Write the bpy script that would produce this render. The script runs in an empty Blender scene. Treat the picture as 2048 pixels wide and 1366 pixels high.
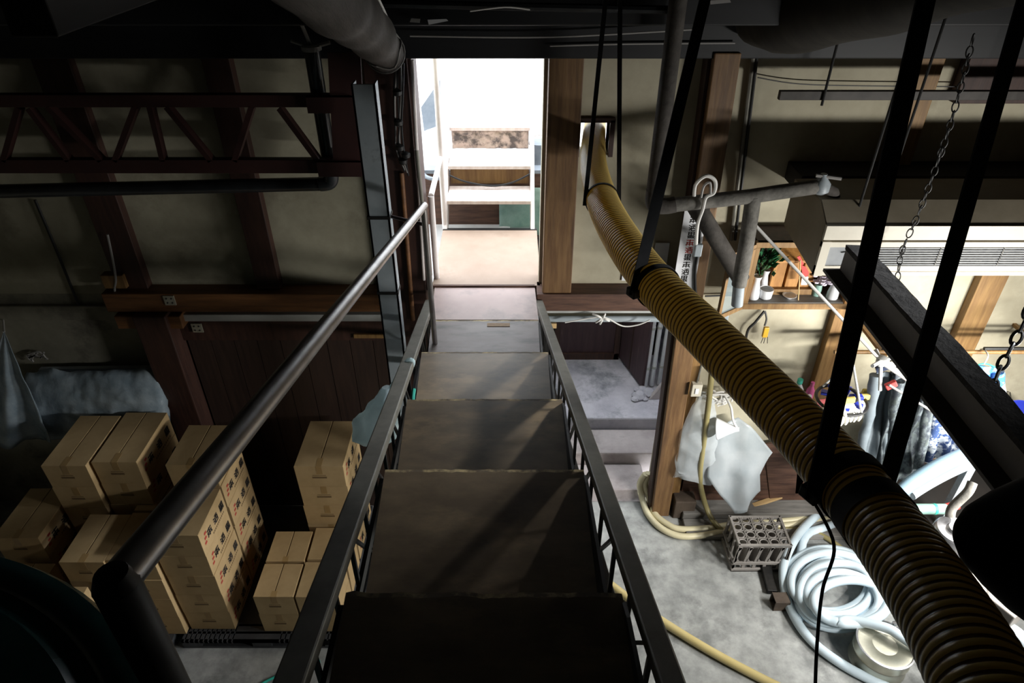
import bpy, bmesh, math, random
from mathutils import Vector, Matrix, noise
random.seed(7)
sc = bpy.context.scene
COL = sc.collection

# ------------------------------------------------------------------ camera
CAM_H = 5.44
PITCH = math.radians(34.8)
FPX = 1365.0                                  # focal length in pixels of a 2048 wide frame
cam_data = bpy.data.cameras.new('camera')
cam_data.sensor_width = 36.0
cam_data.lens = 36.0 * FPX / 2048.0
cam_data.clip_start = 0.02
cam_data.clip_end = 200
cam = bpy.data.objects.new('camera', cam_data)
cam.location = (0, 0, CAM_H)
cam.rotation_euler = (math.pi / 2 - PITCH, 0, 0)
COL.objects.link(cam)
sc.camera = cam

# ------------------------------------------------------------------ view, world, lights
sc.view_settings.view_transform = 'Standard'
sc.view_settings.look = 'None'
sc.view_settings.exposure = 0.0
sc.view_settings.gamma = 1.0
sc.view_settings.use_curve_mapping = False

world = bpy.data.worlds.new('overcast_sky')
sc.world = world
world.use_nodes = True
wn = world.node_tree.nodes
wn['Background'].inputs[0].default_value = (0.90, 0.95, 1.0, 1)
wn['Background'].inputs[1].default_value = 6.8


def area_light(name, loc, target, size, size_y, power, color):
    ld = bpy.data.lights.new(name, 'AREA')
    ld.shape = 'RECTANGLE'
    ld.size = size
    ld.size_y = size_y
    ld.energy = power
    ld.color = color
    o = bpy.data.objects.new(name, ld)
    o.location = loc
    d = Vector(target) - Vector(loc)
    o.rotation_euler = d.to_track_quat('-Z', 'Y').to_euler()
    COL.objects.link(o)
    return o


# fluorescent work lamp that hangs over the wash floor on the right
LAMP = Vector((4.2, 1.5, 2.9))
area_light('work_lamp_light', LAMP, (2.7, 4.7, 1.6), 1.2, 0.16, 125, (1.0, 0.98, 0.93)).data.spread = math.radians(115)
ADDED_LAMP = Vector((4.0, 3.3, 2.45))  # second lamp, added out of frame to light box sides and floor
area_light('added_lamp_light', ADDED_LAMP, (1.2, 3.8, 0.9), 1.2, 0.16, 100, (1.0, 0.98, 0.93))
area_light('unseen_side_light', (5.2, 3.0, 5.3), (-0.1, 2.7, 3.05), 0.9, 0.5, 30, (0.95, 0.97, 1.0)).data.spread = math.radians(27)  # unseen high source at the right, beam narrowed onto the stairs

# ------------------------------------------------------------------ pixel helpers (turn a place seen in the photo into a world point)
_C, _S = math.cos(PITCH), math.sin(PITCH)


def ray(px, py):
    a = (px - 1024) / FPX
    b = (py - 683) / FPX
    return Vector((a, _C - b * _S, -_S - b * _C))


def aY(px, py, Y):
    v = ray(px, py)
    return Vector((0, 0, CAM_H)) + v * (Y / v.y)


def aZ(px, py, Z):
    v = ray(px, py)
    return Vector((0, 0, CAM_H)) + v * ((Z - CAM_H) / v.z)


def aD(px, py, d):
    return Vector((0, 0, CAM_H)) + ray(px, py) * d


# ------------------------------------------------------------------ materials
MATS = {}


def mat(name, c1, c2=None, scale=6.0, stretch=(1, 1, 1), rough=0.6, metal=0.0, bump=0.0, detail=6, lo=0.35, hi=0.65,
        c3=None, scale3=1.2, alpha=1.0, trans=0.0, emit=None, emit_s=0.0, sheen=0.0, spec=0.5, lo3=0.5, hi3=0.7, coat=0.0):
    if name in MATS:
        return MATS[name]
    m = bpy.data.materials.new(name)
    m.use_nodes = True
    nt = m.node_tree
    b = nt.nodes['Principled BSDF']
    b.inputs['Roughness'].default_value = rough
    b.inputs['Metallic'].default_value = metal
    b.inputs['Specular IOR Level'].default_value = spec
    b.inputs['Alpha'].default_value = alpha
    b.inputs['Transmission Weight'].default_value = trans
    b.inputs['Coat Weight'].default_value = coat
    c1 = tuple(c1) + (1,)
    b.inputs['Base Color'].default_value = c1
    if emit:
        b.inputs['Emission Color'].default_value = tuple(emit) + (1,)
        b.inputs['Emission Strength'].default_value = emit_s
    if c2:
        c2 = tuple(c2) + (1,)
        tc = nt.nodes.new('ShaderNodeTexCoord')
        mp = nt.nodes.new('ShaderNodeMapping')
        mp.inputs['Scale'].default_value = stretch
        nt.links.new(tc.outputs['Object'], mp.inputs['Vector'])
        nz = nt.nodes.new('ShaderNodeTexNoise')
        nz.inputs['Scale'].default_value = scale
        nz.inputs['Detail'].default_value = detail
        nz.inputs['Roughness'].default_value = 0.65
        nt.links.new(mp.outputs[0], nz.inputs['Vector'])
        rp = nt.nodes.new('ShaderNodeValToRGB')
        rp.color_ramp.elements[0].position = lo
        rp.color_ramp.elements[1].position = hi
        rp.color_ramp.elements[0].color = c1
        rp.color_ramp.elements[1].color = c2
        nt.links.new(nz.outputs['Fac'], rp.inputs['Fac'])
        out = rp.outputs['Color']
        if c3:
            n2 = nt.nodes.new('ShaderNodeTexNoise')
            n2.inputs['Scale'].default_value = scale3
            n2.inputs['Detail'].default_value = 8
            n2.inputs['Roughness'].default_value = 0.7
            nt.links.new(mp.outputs[0], n2.inputs['Vector'])
            r2 = nt.nodes.new('ShaderNodeValToRGB')
            r2.color_ramp.elements[0].position = lo3
            r2.color_ramp.elements[1].position = hi3
            r2.color_ramp.elements[0].color = (0, 0, 0, 1)
            r2.color_ramp.elements[1].color = (1, 1, 1, 1)
            nt.links.new(n2.outputs['Fac'], r2.inputs['Fac'])
            mx = nt.nodes.new('ShaderNodeMixRGB')
            mx.inputs['Color2'].default_value = tuple(c3) + (1,)
            nt.links.new(r2.outputs['Color'], mx.inputs['Fac'])
            nt.links.new(out, mx.inputs['Color1'])
            out = mx.outputs['Color']
        nt.links.new(out, b.inputs['Base Color'])
        if bump:
            bp = nt.nodes.new('ShaderNodeBump')
            bp.inputs['Strength'].default_value = bump
            bp.inputs['Distance'].default_value = 0.02
            nt.links.new(nz.outputs['Fac'], bp.inputs['Height'])
            nt.links.new(bp.outputs['Normal'], b.inputs['Normal'])
    MATS[name] = m
    return m


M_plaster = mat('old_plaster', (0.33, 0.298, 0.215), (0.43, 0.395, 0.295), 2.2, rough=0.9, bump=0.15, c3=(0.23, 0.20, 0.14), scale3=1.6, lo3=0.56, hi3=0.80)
M_plaster_dim = mat('shade_darkened_plaster', (0.27, 0.25, 0.18), (0.39, 0.365, 0.27), 2.2, rough=0.9, bump=0.15, c3=(0.15, 0.13, 0.09), scale3=1.6, lo3=0.54, hi3=0.78)  # stained plaster, colour darkened for the weaker light on the left wall
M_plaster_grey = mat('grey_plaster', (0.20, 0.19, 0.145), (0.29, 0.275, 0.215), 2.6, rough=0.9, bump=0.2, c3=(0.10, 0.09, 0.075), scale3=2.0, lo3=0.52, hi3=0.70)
M_concrete = mat('stained_concrete', (0.22, 0.228, 0.225), (0.42, 0.43, 0.42), 5.0, rough=0.55, bump=0.12, c3=(0.115, 0.12, 0.12), scale3=2.2, lo3=0.52, hi3=0.72, detail=10)
M_stone = mat('pale_stone', (0.36, 0.35, 0.405), (0.56, 0.54, 0.60), 3.0, rough=0.85, bump=0.3, c3=(0.20, 0.21, 0.235), scale3=1.3, lo3=0.5, hi3=0.62)
M_stonestep = mat('pinkish_stone', (0.36, 0.315, 0.315), (0.48, 0.43, 0.43), 3.5, rough=0.85, bump=0.3, c3=(0.2, 0.18, 0.17), scale3=2, lo3=0.5, hi3=0.7)
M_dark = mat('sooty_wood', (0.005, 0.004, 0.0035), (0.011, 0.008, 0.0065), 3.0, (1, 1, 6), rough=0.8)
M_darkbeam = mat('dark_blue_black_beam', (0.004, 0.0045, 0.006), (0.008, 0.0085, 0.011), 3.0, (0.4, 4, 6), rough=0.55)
M_ochre = mat('ochre_wood', (0.165, 0.085, 0.026), (0.27, 0.155, 0.052), 3.5, (9, 9, 0.7), rough=0.6, bump=0.08, c3=(0.12, 0.06, 0.025), scale3=0.9, lo3=0.55, hi3=0.75)
M_postwood = mat('red_brown_post_wood', (0.12, 0.060, 0.024), (0.20, 0.112, 0.045), 3.5, (9, 9, 0.7), rough=0.6, bump=0.08, c3=(0.06, 0.03, 0.016), scale3=0.9, lo3=0.52, hi3=0.72)
M_redwood = mat('red_brown_wood', (0.028, 0.011, 0.008), (0.055, 0.022, 0.014), 4.0, (8, 8, 0.8), rough=0.6, bump=0.08)
M_redwood_h = mat('red_brown_wood_long', (0.055, 0.026, 0.018), (0.13, 0.065, 0.042), 4.0, (0.8, 8, 8), rough=0.65, bump=0.08)
M_orangewood = mat('orange_beam_wood', (0.11, 0.045, 0.014), (0.20, 0.085, 0.026), 4.0, (0.7, 8, 8), rough=0.6, bump=0.05)
M_panelwood = mat('dark_panel_wood', (0.022, 0.012, 0.009), (0.038, 0.02, 0.014), 4.0, (10, 10, 0.6), rough=0.6)
M_tread = mat('worn_dark_tread', (0.135, 0.100, 0.064), (0.22, 0.166, 0.104), 3.0, (1.2, 2.4, 1), rough=0.42, bump=0.03, c3=(0.32, 0.235, 0.135), scale3=1.8, lo3=0.52, hi3=0.75)
M_treadedge = mat('chipped_nosing', (0.14, 0.105, 0.065), (0.55, 0.43, 0.22), 14.0, rough=0.7, lo=0.45, hi=0.65)
M_landing = mat('pinkish_landing_board', (0.41, 0.305, 0.285), (0.50, 0.385, 0.36), 2.0, rough=0.45, bump=0.02, c3=(0.27, 0.225, 0.21), scale3=2.5)
M_landing_grey = mat('greyed_landing_board', (0.20, 0.172, 0.162), (0.27, 0.235, 0.222), 2.0, (1, 3, 1), rough=0.5, bump=0.03, c3=(0.12, 0.11, 0.105), scale3=2.5)
M_platform = mat('pale_plywood', (0.30, 0.215, 0.16), (0.38, 0.285, 0.22), 1.6, rough=0.6, bump=0.03, c3=(0.22, 0.15, 0.105), scale3=1.5, lo3=0.55, hi3=0.75)
M_rail = mat('greyed_steel_rail', (0.12, 0.115, 0.095), (0.185, 0.178, 0.15), 7.0, rough=0.5, metal=0.3, bump=0.05)
M_blacksteel = mat('black_steel', (0.012, 0.012, 0.012), (0.03, 0.028, 0.026), 8, rough=0.5, metal=0.3)
M_greysteel = mat('blue_grey_steel', (0.30, 0.345, 0.375), (0.38, 0.425, 0.455), 4, rough=0.5, metal=0.1, c3=(0.17, 0.18, 0.19), scale3=3, lo3=0.58, hi3=0.7)
M_pipe = mat('bare_steel_pipe', (0.30, 0.28, 0.27), (0.42, 0.40, 0.39), 9, rough=0.32, metal=0.9)
M_redsteel = mat('dark_red_painted_steel', (0.026, 0.007, 0.006), (0.040, 0.011, 0.009), 4, rough=0.6)
M_blackpipe = mat('black_pipe', (0.012, 0.013, 0.014), (0.025, 0.027, 0.03), 5, rough=0.28)
M_lag = mat('grey_wrapped_lagging', (0.10, 0.095, 0.085), (0.20, 0.19, 0.17), 12, rough=0.85, bump=0.35)
M_lagdark = mat('dark_wrapped_lagging', (0.035, 0.03, 0.026), (0.07, 0.062, 0.054), 12, rough=0.85, bump=0.3)
M_log = mat('grey_log_wood', (0.036, 0.032, 0.028), (0.075, 0.066, 0.058), 3, (6, 1, 1), rough=0.8, bump=0.2, c3=(0.035, 0.03, 0.026), scale3=2)
M_logdark = mat('dark_log_wood', (0.016, 0.0135, 0.0105), (0.03, 0.026, 0.02), 3, (1, 6, 1), rough=0.85, bump=0.2)
M_logend = mat('log_end_grain', (0.14, 0.125, 0.11), (0.24, 0.22, 0.20), 12, rough=0.9, bump=0.2)
M_hose_rib = mat('ochre_hose_rib', (0.56, 0.42, 0.14), (0.62, 0.47, 0.165), 3, rough=0.28)
M_hose_web = mat('brown_hose_web', (0.035, 0.020, 0.007), (0.05, 0.028, 0.010), 3, rough=0.3)
M_strap = mat('black_webbing', (0.006, 0.006, 0.007), (0.012, 0.012, 0.013), 30, rough=0.85)
M_white = mat('white_paint', (0.62, 0.63, 0.62), (0.72, 0.73, 0.72), 3, rough=0.5)
M_whitegrey = mat('whitish_plastic_trim', (0.40, 0.41, 0.40), (0.52, 0.53, 0.51), 3, rough=0.45)
M_cream = mat('cream_enamel', (0.54, 0.50, 0.41), (0.62, 0.58, 0.48), 3, rough=0.45)
M_casing = mat('dull_beige_casing', (0.20, 0.17, 0.12), (0.26, 0.225, 0.165), 3, rough=0.6)
M_grillegrey = mat('grey_front_panel', (0.22, 0.235, 0.25), (0.29, 0.30, 0.315), 6, rough=0.5)
M_grilledark = mat('dusty_dark_fin', (0.05, 0.045, 0.04), (0.22, 0.21, 0.19), 40, rough=0.7)
M_card = mat('cardboard', (0.43, 0.30, 0.145), (0.50, 0.355, 0.18), 5, rough=0.85)
M_cardtape = mat('brown_parcel_tape', (0.36, 0.235, 0.10), None, rough=0.35)
M_cardslot = mat('dark_flap_gap', (0.10, 0.06, 0.025), None, rough=0.9)
M_ink = mat('black_print', (0.02, 0.017, 0.015), None, rough=0.8)
M_inkred = mat('red_print', (0.42, 0.05, 0.035), None, rough=0.8)
M_inkgrey = mat('faded_print', (0.17, 0.11, 0.05), None, rough=0.8)
M_pallet = mat('dark_grey_plastic', (0.035, 0.037, 0.042), (0.055, 0.058, 0.064), 8, rough=0.55)
M_clear = mat('clear_plastic_film', (0.62, 0.68, 0.72), (0.75, 0.80, 0.83), 5, rough=0.22, alpha=0.42, bump=0.3)
M_film = mat('milky_plastic_film', (0.50, 0.56, 0.60), (0.66, 0.70, 0.73), 4, rough=0.28, alpha=0.72, bump=0.3)
M_bluefilm = mat('bluish_plastic_film', (0.26, 0.34, 0.40), (0.42, 0.50, 0.56), 6, rough=0.22, alpha=0.80, bump=0.5)
M_bag = mat('pale_carrier_bag', (0.42, 0.60, 0.62), (0.74, 0.84, 0.87), 5, rough=0.35, bump=0.3)
M_bluehose = mat('pale_blue_hose_vinyl', (0.56, 0.68, 0.76), (0.64, 0.75, 0.82), 3, rough=0.3, spec=0.5)
M_trough = mat('blue_grey_trough_plastic', (0.15, 0.23, 0.29), (0.19, 0.275, 0.335), 3, rough=0.4)
M_creamhose = mat('cream_hose_vinyl', (0.62, 0.56, 0.36), (0.70, 0.64, 0.44), 3, rough=0.4)
M_yellowhose = mat('yellow_hose_vinyl', (0.56, 0.45, 0.19), (0.63, 0.52, 0.25), 3, rough=0.4)
M_olivehose = mat('olive_hose_vinyl', (0.22, 0.19, 0.08), (0.28, 0.24, 0.11), 3, rough=0.35)
M_tin = mat('dull_tin', (0.42, 0.41, 0.33), (0.52, 0.51, 0.43), 6, rough=0.33, metal=0.75)
M_alu = mat('silver_metal', (0.42, 0.42, 0.44), (0.55, 0.55, 0.57), 6, rough=0.3, metal=0.85)
M_crate = mat('grey_crate_plastic', (0.24, 0.22, 0.205), (0.32, 0.30, 0.28), 6, rough=0.5)
M_ibeam = mat('grey_brown_painted_steel', (0.030, 0.025, 0.021), (0.055, 0.047, 0.040), 9, rough=0.6, bump=0.1)
M_ibeamweb = mat('grey_painted_web', (0.14, 0.13, 0.12), (0.18, 0.165, 0.15), 6, rough=0.6)
M_dirtblack = mat('black_crusted_steel', (0.008, 0.007, 0.006), (0.03, 0.027, 0.024), 30, rough=0.9, bump=0.5)
M_green = mat('dark_green_enamel', (0.016, 0.060, 0.058), (0.026, 0.085, 0.080), 3, rough=0.25, coat=0.3)
M_blackrubber = mat('black_rubber', (0.004, 0.004, 0.004), (0.008, 0.008, 0.008), 5, rough=0.9, spec=0.15)
M_leaf = mat('dark_green_leaf', (0.008, 0.055, 0.02), (0.02, 0.12, 0.045), 8, rough=0.4)
M_porcelain = mat('white_porcelain', (0.75, 0.77, 0.80), None, rough=0.25)
M_shrine = mat('orange_cedar', (0.30, 0.13, 0.03), (0.45, 0.22, 0.06), 5, (6, 6, 1), rough=0.55)
M_red = mat('red_paper', (0.60, 0.055, 0.05), None, rough=0.7)
M_paper = mat('white_paper', (0.70, 0.71, 0.74), (0.78, 0.79, 0.82), 6, rough=0.7)
M_lilac = mat('lilac_petals', (0.55, 0.50, 0.58), (0.68, 0.62, 0.70), 9, rough=0.7)
M_glass = mat('dusty_glass', (0.35, 0.42, 0.44), None, rough=0.12, alpha=0.35)
M_greencloth = mat('pale_green_tarp', (0.17, 0.30, 0.26), (0.30, 0.44, 0.39), 5, rough=0.5, bump=0.2)
M_outer = mat('white_rendered_wall', (0.80, 0.82, 0.85), (0.86, 0.87, 0.88), 2, rough=0.8)
M_outgrey = mat('pale_blue_grey_tin', (0.14, 0.17, 0.21), (0.24, 0.27, 0.31), 3, rough=0.5)
M_outwood = mat('bleached_wood', (0.60, 0.50, 0.46), (0.74, 0.66, 0.62), 3, (6, 1, 1), rough=0.6)
M_outframe = mat('pale_painted_pole', (0.62, 0.56, 0.54), (0.75, 0.70, 0.68), 4, rough=0.5)
M_rustplate = mat('rust_blotched_tin', (0.10, 0.085, 0.08), (0.50, 0.40, 0.34), 9, rough=0.4, metal=0.3, lo=0.42, hi=0.58)
M_ground = mat('outdoor_ground', (0.50, 0.50, 0.50), (0.62, 0.62, 0.62), 3, rough=0.9)
M_blue = mat('cobalt_blue_plastic', (0.02, 0.035, 0.40), (0.03, 0.05, 0.50), 3, rough=0.4)
M_camo = mat('grey_camouflage_cloth', (0.035, 0.042, 0.055), (0.13, 0.155, 0.165), 14, (2.2, 2.2, 1.1), rough=0.9, lo=0.44, hi=0.58, c3=(0.07, 0.085, 0.075), scale3=9)
M_greycloth = mat('slate_grey_cloth', (0.10, 0.125, 0.145), (0.16, 0.19, 0.21), 5, rough=0.9)
M_navy = mat('navy_cloth', (0.012, 0.018, 0.04), (0.02, 0.03, 0.07), 5, rough=0.9)
M_bluepat = mat('blue_white_print_cloth', (0.025, 0.055, 0.16), (0.55, 0.60, 0.66), 13, rough=0.85, lo=0.47, hi=0.55)
M_bluepat2 = mat('bright_blue_print_cloth', (0.03, 0.13, 0.36), (0.58, 0.65, 0.72), 11, rough=0.85, lo=0.50, hi=0.57)
M_redcloth = mat('dull_red_cloth', (0.20, 0.035, 0.035), (0.30, 0.06, 0.06), 6, rough=0.9)
M_glove = mat('white_cotton', (0.62, 0.61, 0.55), (0.74, 0.73, 0.68), 7, rough=0.9)
M_gloveyellow = mat('yellow_cuff', (0.60, 0.48, 0.12), None, rough=0.8)
M_pink = mat('pink_plastic', (0.60, 0.12, 0.30), None, rough=0.4)
M_teal = mat('teal_plastic', (0.05, 0.42, 0.32), None, rough=0.4)
M_lilacplastic = mat('lilac_plastic', (0.58, 0.55, 0.70), None, rough=0.4)
M_yellow = mat('yellow_plastic', (0.62, 0.36, 0.03), None, rough=0.4)
M_string = mat('white_string', (0.70, 0.69, 0.66), None, rough=0.8)
M_cable = mat('black_cable', (0.008, 0.008, 0.008), None, rough=0.5)
M_cablegrey = mat('grey_cable', (0.28, 0.27, 0.26), None, rough=0.5)
M_turq = mat('turquoise_string', (0.03, 0.42, 0.33), None, rough=0.6)
M_greywood = mat('greyed_floor_timber', (0.13, 0.125, 0.115), (0.22, 0.21, 0.195), 4, (0.8, 8, 8), rough=0.8, bump=0.15)
M_darkblock = mat('dark_timber_block', (0.045, 0.032, 0.024), (0.09, 0.066, 0.048), 5, rough=0.8, bump=0.1)
M_paleblock = mat('fresh_pine', (0.52, 0.34, 0.15), (0.60, 0.41, 0.20), 4, (1, 8, 8), rough=0.7)
M_lampwhite = mat('lamp_housing_white', (0.6, 0.6, 0.58), None, rough=0.4)
M_tube = mat('glowing_tube', (1, 1, 1), None, emit=(1.0, 0.97, 0.9), emit_s=6)
M_purple = mat('dark_purple_door', (0.045, 0.022, 0.028), (0.07, 0.036, 0.042), 4, (8, 8, 0.7), rough=0.6, c3=(0.16, 0.11, 0.10), scale3=2.5, lo3=0.6, hi3=0.75)
M_peeling = mat('white_peeling_render', (0.30, 0.31, 0.36), (0.66, 0.67, 0.72), 9, (1, 1, 2), rough=0.8, bump=0.4, lo=0.40, hi=0.55)
M_pvc = mat('white_pvc', (0.66, 0.67, 0.73), (0.74, 0.75, 0.80), 8, rough=0.4)
M_palegreen = mat('pale_green_paint', (0.12, 0.17, 0.145), (0.18, 0.24, 0.21), 5, rough=0.7)


def translucent(m, fac, col):
    """thin plastic that lets light through"""
    nt = m.node_tree
    out = nt.nodes['Material Output']
    b = nt.nodes['Principled BSDF']
    t = nt.nodes.new('ShaderNodeBsdfTranslucent')
    t.inputs['Color'].default_value = tuple(col) + (1,)
    mx = nt.nodes.new('ShaderNodeMixShader')
    mx.inputs['Fac'].default_value = fac
    nt.links.new(b.outputs[0], mx.inputs[1])
    nt.links.new(t.outputs[0], mx.inputs[2])
    nt.links.new(mx.outputs[0], out.inputs['Surface'])


translucent(M_hose_rib, 0.45, (0.72, 0.55, 0.18))
translucent(M_hose_web, 0.30, (0.22, 0.13, 0.04))
translucent(M_bag, 0.5, (0.80, 0.90, 0.92))
translucent(M_film, 0.35, (0.70, 0.75, 0.78))

# ------------------------------------------------------------------ mesh builder
class MB:
    def __init__(self):
        self.v = []
        self.f = []
        self.m = []

    def add(self, vs, fs, mi=0):
        o = len(self.v)
        self.v += [Vector(p) for p in vs]
        for f in fs:
            self.f.append(tuple(i + o for i in f))
            self.m.append(mi)
        return self

    def box(self, x0, x1, y0, y1, z0, z1, mi=0):
        vs = [(x, y, z) for z in (z0, z1) for y in (y0, y1) for x in (x0, x1)]
        fs = [(0, 2, 3, 1), (4, 5, 7, 6), (0, 1, 5, 4), (2, 6, 7, 3), (0, 4, 6, 2), (1, 3, 7, 5)]
        return self.add(vs, fs, mi)

    def obox(self, c, sx, sy, sz, rot=None, mi=0):
        rot = rot or Matrix.Identity(3)
        c = Vector(c)
        vs = [c + rot @ Vector((x * sx / 2, y * sy / 2, z * sz / 2)) for z in (-1, 1) for y in (-1, 1) for x in (-1, 1)]
        fs = [(0, 2, 3, 1), (4, 5, 7, 6), (0, 1, 5, 4), (2, 6, 7, 3), (0, 4, 6, 2), (1, 3, 7, 5)]
        return self.add(vs, fs, mi)

    def beam(self, p, q, w, h, up=(0, 0, 1), mi=0):
        """square bar from p to q: w across, h along up"""
        p, q = Vector(p), Vector(q)
        d = (q - p)
        L = d.length
        d.normalize()
        upv = Vector(up)
        s = d.cross(upv)
        if s.length < 1e-4:
            s = d.cross(Vector((0, 1, 0)))
        s.normalize()
        u = s.cross(d).normalized()
        rot = Matrix((s, d, u)).transposed()
        return self.obox((p + q) / 2, w, L, h, rot, mi)

    def tube(self, pts, r, seg=12, closed=False, caps=True, mi=0, flat=None):
        """sweep a circle; r a number or a list; flat squeezes the section along one world axis"""
        P = [Vector(p) for p in pts]
        n = len(P)
        rings = []
        prev = None
        for i in range(n):
            if closed:
                t = P[(i + 1) % n] - P[i - 1]
            else:
                t = P[min(i + 1, n - 1)] - P[max(i - 1, 0)]
            t.normalize()
            if prev is None:
                ref = Vector((0, 0, 1)) if abs(t.z) < 0.9 else Vector((1, 0, 0))
                a = (ref - t * ref.dot(t)).normalized()
            else:
                a = (prev - t * prev.dot(t))
                if a.length < 1e-6:
                    a = t.orthogonal()
                a.normalize()
            prev = a
            b = t.cross(a)
            rr = r[i] if isinstance(r, (list, tuple)) else r
            rings.append([P[i] + (a * math.cos(2 * math.pi * k / seg) + b * math.sin(2 * math.pi * k / seg)) * rr for k in range(seg)])
        vs = [v for ring in rings for v in ring]
        fs = []
        m = n if closed else n - 1
        for i in range(m):
            j = (i + 1) % n
            for k in range(seg):
                k2 = (k + 1) % seg
                fs.append((i * seg + k, i * seg + k2, j * seg + k2, j * seg + k))
        if caps and not closed:
            fs.append(tuple(reversed(range(seg))))
            fs.append(tuple((n - 1) * seg + k for k in range(seg)))
        return self.add(vs, fs, mi)

    def lathe(self, c, prof, seg=28, mi=0, rot=None, caps=True):
        """prof: list of (r, z)"""
        c = Vector(c)
        rot = rot or Matrix.Identity(3)
        vs = []
        for (r, z) in prof:
            for k in range(seg):
                a = 2 * math.pi * k / seg
                vs.append(c + rot @ Vector((r * math.cos(a), r * math.sin(a), z)))
        fs = []
        for i in range(len(prof) - 1):
            for k in range(seg):
                k2 = (k + 1) % seg
                fs.append((i * seg + k, i * seg + k2, (i + 1) * seg + k2, (i + 1) * seg + k))
        if caps:
            if prof[0][0] > 1e-5:
                fs.append(tuple(reversed(range(seg))))
            if prof[-1][0] > 1e-5:
                fs.append(tuple((len(prof) - 1) * seg + k for k in range(seg)))
        return self.add(vs, fs, mi)

    def prism(self, poly, ext, mi=0):
        """poly: 3D points of a flat outline, extruded by vector ext"""
        P = [Vector(p) for p in poly]
        e = Vector(ext)
        n = len(P)
        vs = P + [p + e for p in P]
        fs = [tuple(reversed(range(n))), tuple(range(n, 2 * n))]
        for i in range(n):
            j = (i + 1) % n
            fs.append((i, j, n + j, n + i))
        return self.add(vs, fs, mi)

    def grid(self, fn, nu, nv, mi=0):
        vs = [fn(u / nu, v / nv) for v in range(nv + 1) for u in range(nu + 1)]
        fs = [(v * (nu + 1) + u, v * (nu + 1) + u + 1, (v + 1) * (nu + 1) + u + 1, (v + 1) * (nu + 1) + u) for v in range(nv) for u in range(nu)]
        return self.add(vs, fs, mi)

    def build(self, name, mats, parent=None, bevel=0.0, smooth=False, angle=40, solid=0.0):
        me = bpy.data.meshes.new(name)
        off = parent_world(parent) if parent else Vector((0, 0, 0))
        me.from_pydata([tuple(p - off) for p in self.v], [], self.f)
        ms = mats if isinstance(mats, (list, tuple)) else [mats]
        for m in ms:
            me.materials.append(m)
        me.polygons.foreach_set('material_index', self.m)
        me.update()
        bm = bmesh.new()
        bm.from_mesh(me)
        bmesh.ops.remove_doubles(bm, verts=bm.verts, dist=1e-6)
        bmesh.ops.recalc_face_normals(bm, faces=bm.faces)
        bm.to_mesh(me)
        bm.free()
        if smooth:
            me.shade_smooth()
            me.set_sharp_from_angle(angle=math.radians(angle))
        o = bpy.data.objects.new(name, me)
        COL.objects.link(o)
        if parent:
            o.parent = parent
        if solid:
            sm = o.modifiers.new('thickness', 'SOLIDIFY')
            sm.thickness = solid
            sm.offset = 0
        if bevel:
            bv = o.modifiers.new('edge', 'BEVEL')
            bv.width = bevel
            bv.segments = 2
            bv.limit_method = 'ANGLE'
            bv.angle_limit = math.radians(50)
        return o


def parent_world(p):
    v = Vector((0, 0, 0))
    while p:
        v += p.location
        p = p.parent
    return v


def thing(name, label, cat, loc, group=None):
    o = bpy.data.objects.new(name, None)
    o.empty_display_size = 0.1
    o.location = loc
    COL.objects.link(o)
    return tag(o, label, cat, group)


def tag(o, label, cat, group=None, kind=None):
    o['label'] = label
    o['category'] = cat
    if group:
        o['group'] = group
    if kind:
        o['kind'] = kind
    return o


def struct(o, label=None):
    o['kind'] = 'structure'
    if label:
        o['label'] = label
    return o


def copy_tree(o, loc=None, label=None, parent=None):
    c = o.copy()
    COL.objects.link(c)
    if parent:
        c.parent = parent
    if loc is not None:
        c.location = loc
    if label:
        c['label'] = label
    for ch in list(o.children):
        copy_tree(ch, parent=c)
    return c


def smooth_path(pts, n=8, closed=False):
    """Catmull-Rom through the points"""
    P = [Vector(p) for p in pts]
    out = []
    N = len(P)
    rng = N if closed else N - 1
    for i in range(rng):
        if closed:
            p0, p1, p2, p3 = P[i - 1], P[i], P[(i + 1) % N], P[(i + 2) % N]
        else:
            p0, p1, p2, p3 = P[max(i - 1, 0)], P[i], P[i + 1], P[min(i + 2, N - 1)]
        for k in range(n):
            t = k / n
            out.append(0.5 * ((2 * p1) + (p2 - p0) * t + (2 * p0 - 5 * p1 + 4 * p2 - p3) * t * t + (3 * p1 - p0 - 3 * p2 + p3) * t ** 3))
    if not closed:
        out.append(P[-1])
    return out


def one(name, mb, m, label, cat, group=None, **kw):
    return tag(mb.build(name, m, **kw), label, cat, group)


def jit(v, s=0.01, f=3.0, seed=0.0):
    v = Vector(v)
    return v + noise.noise_vector(v * f + Vector((seed, seed * 1.7, seed * 0.3))) * s


def cloth(name, m, parent, quad, nu=14, nv=18, amp=0.03, f=4.0, seed=0.0, thick=0.004, folds=0.0):
    """draped sheet between four corner points (tl, tr, br, bl) with folds"""
    tl, tr, br, bl = [Vector(p) for p in quad]
    nrm = (tr - tl).cross(bl - tl).normalized()
    mb = MB()

    def fn(u, v):
        p = (tl * (1 - u) + tr * u) * (1 - v) + (bl * (1 - u) + br * u) * v
        k = noise.noise(p * f + Vector((seed, 0, 0)))
        w = math.sin(u * 19 + seed + 2.5 * noise.noise(p * 2)) * folds * (0.35 + v)
        return p + nrm * (k * amp + w)
    mb.grid(fn, nu, nv)
    return mb.build(name, m, parent, smooth=True, angle=180, solid=thick)


# ================================================================== THE ROOM
YW = 4.90          # plaster face of the far wall
mb = MB().box(-5.4, 5.8, -2.2, 4.9, -0.12, 0.0)
struct(mb.build('floor', M_concrete), 'stained grey concrete floor')
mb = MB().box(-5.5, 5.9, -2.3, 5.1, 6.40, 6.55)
struct(mb.build('ceiling', M_dark), 'dark wooden ceiling')

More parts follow.
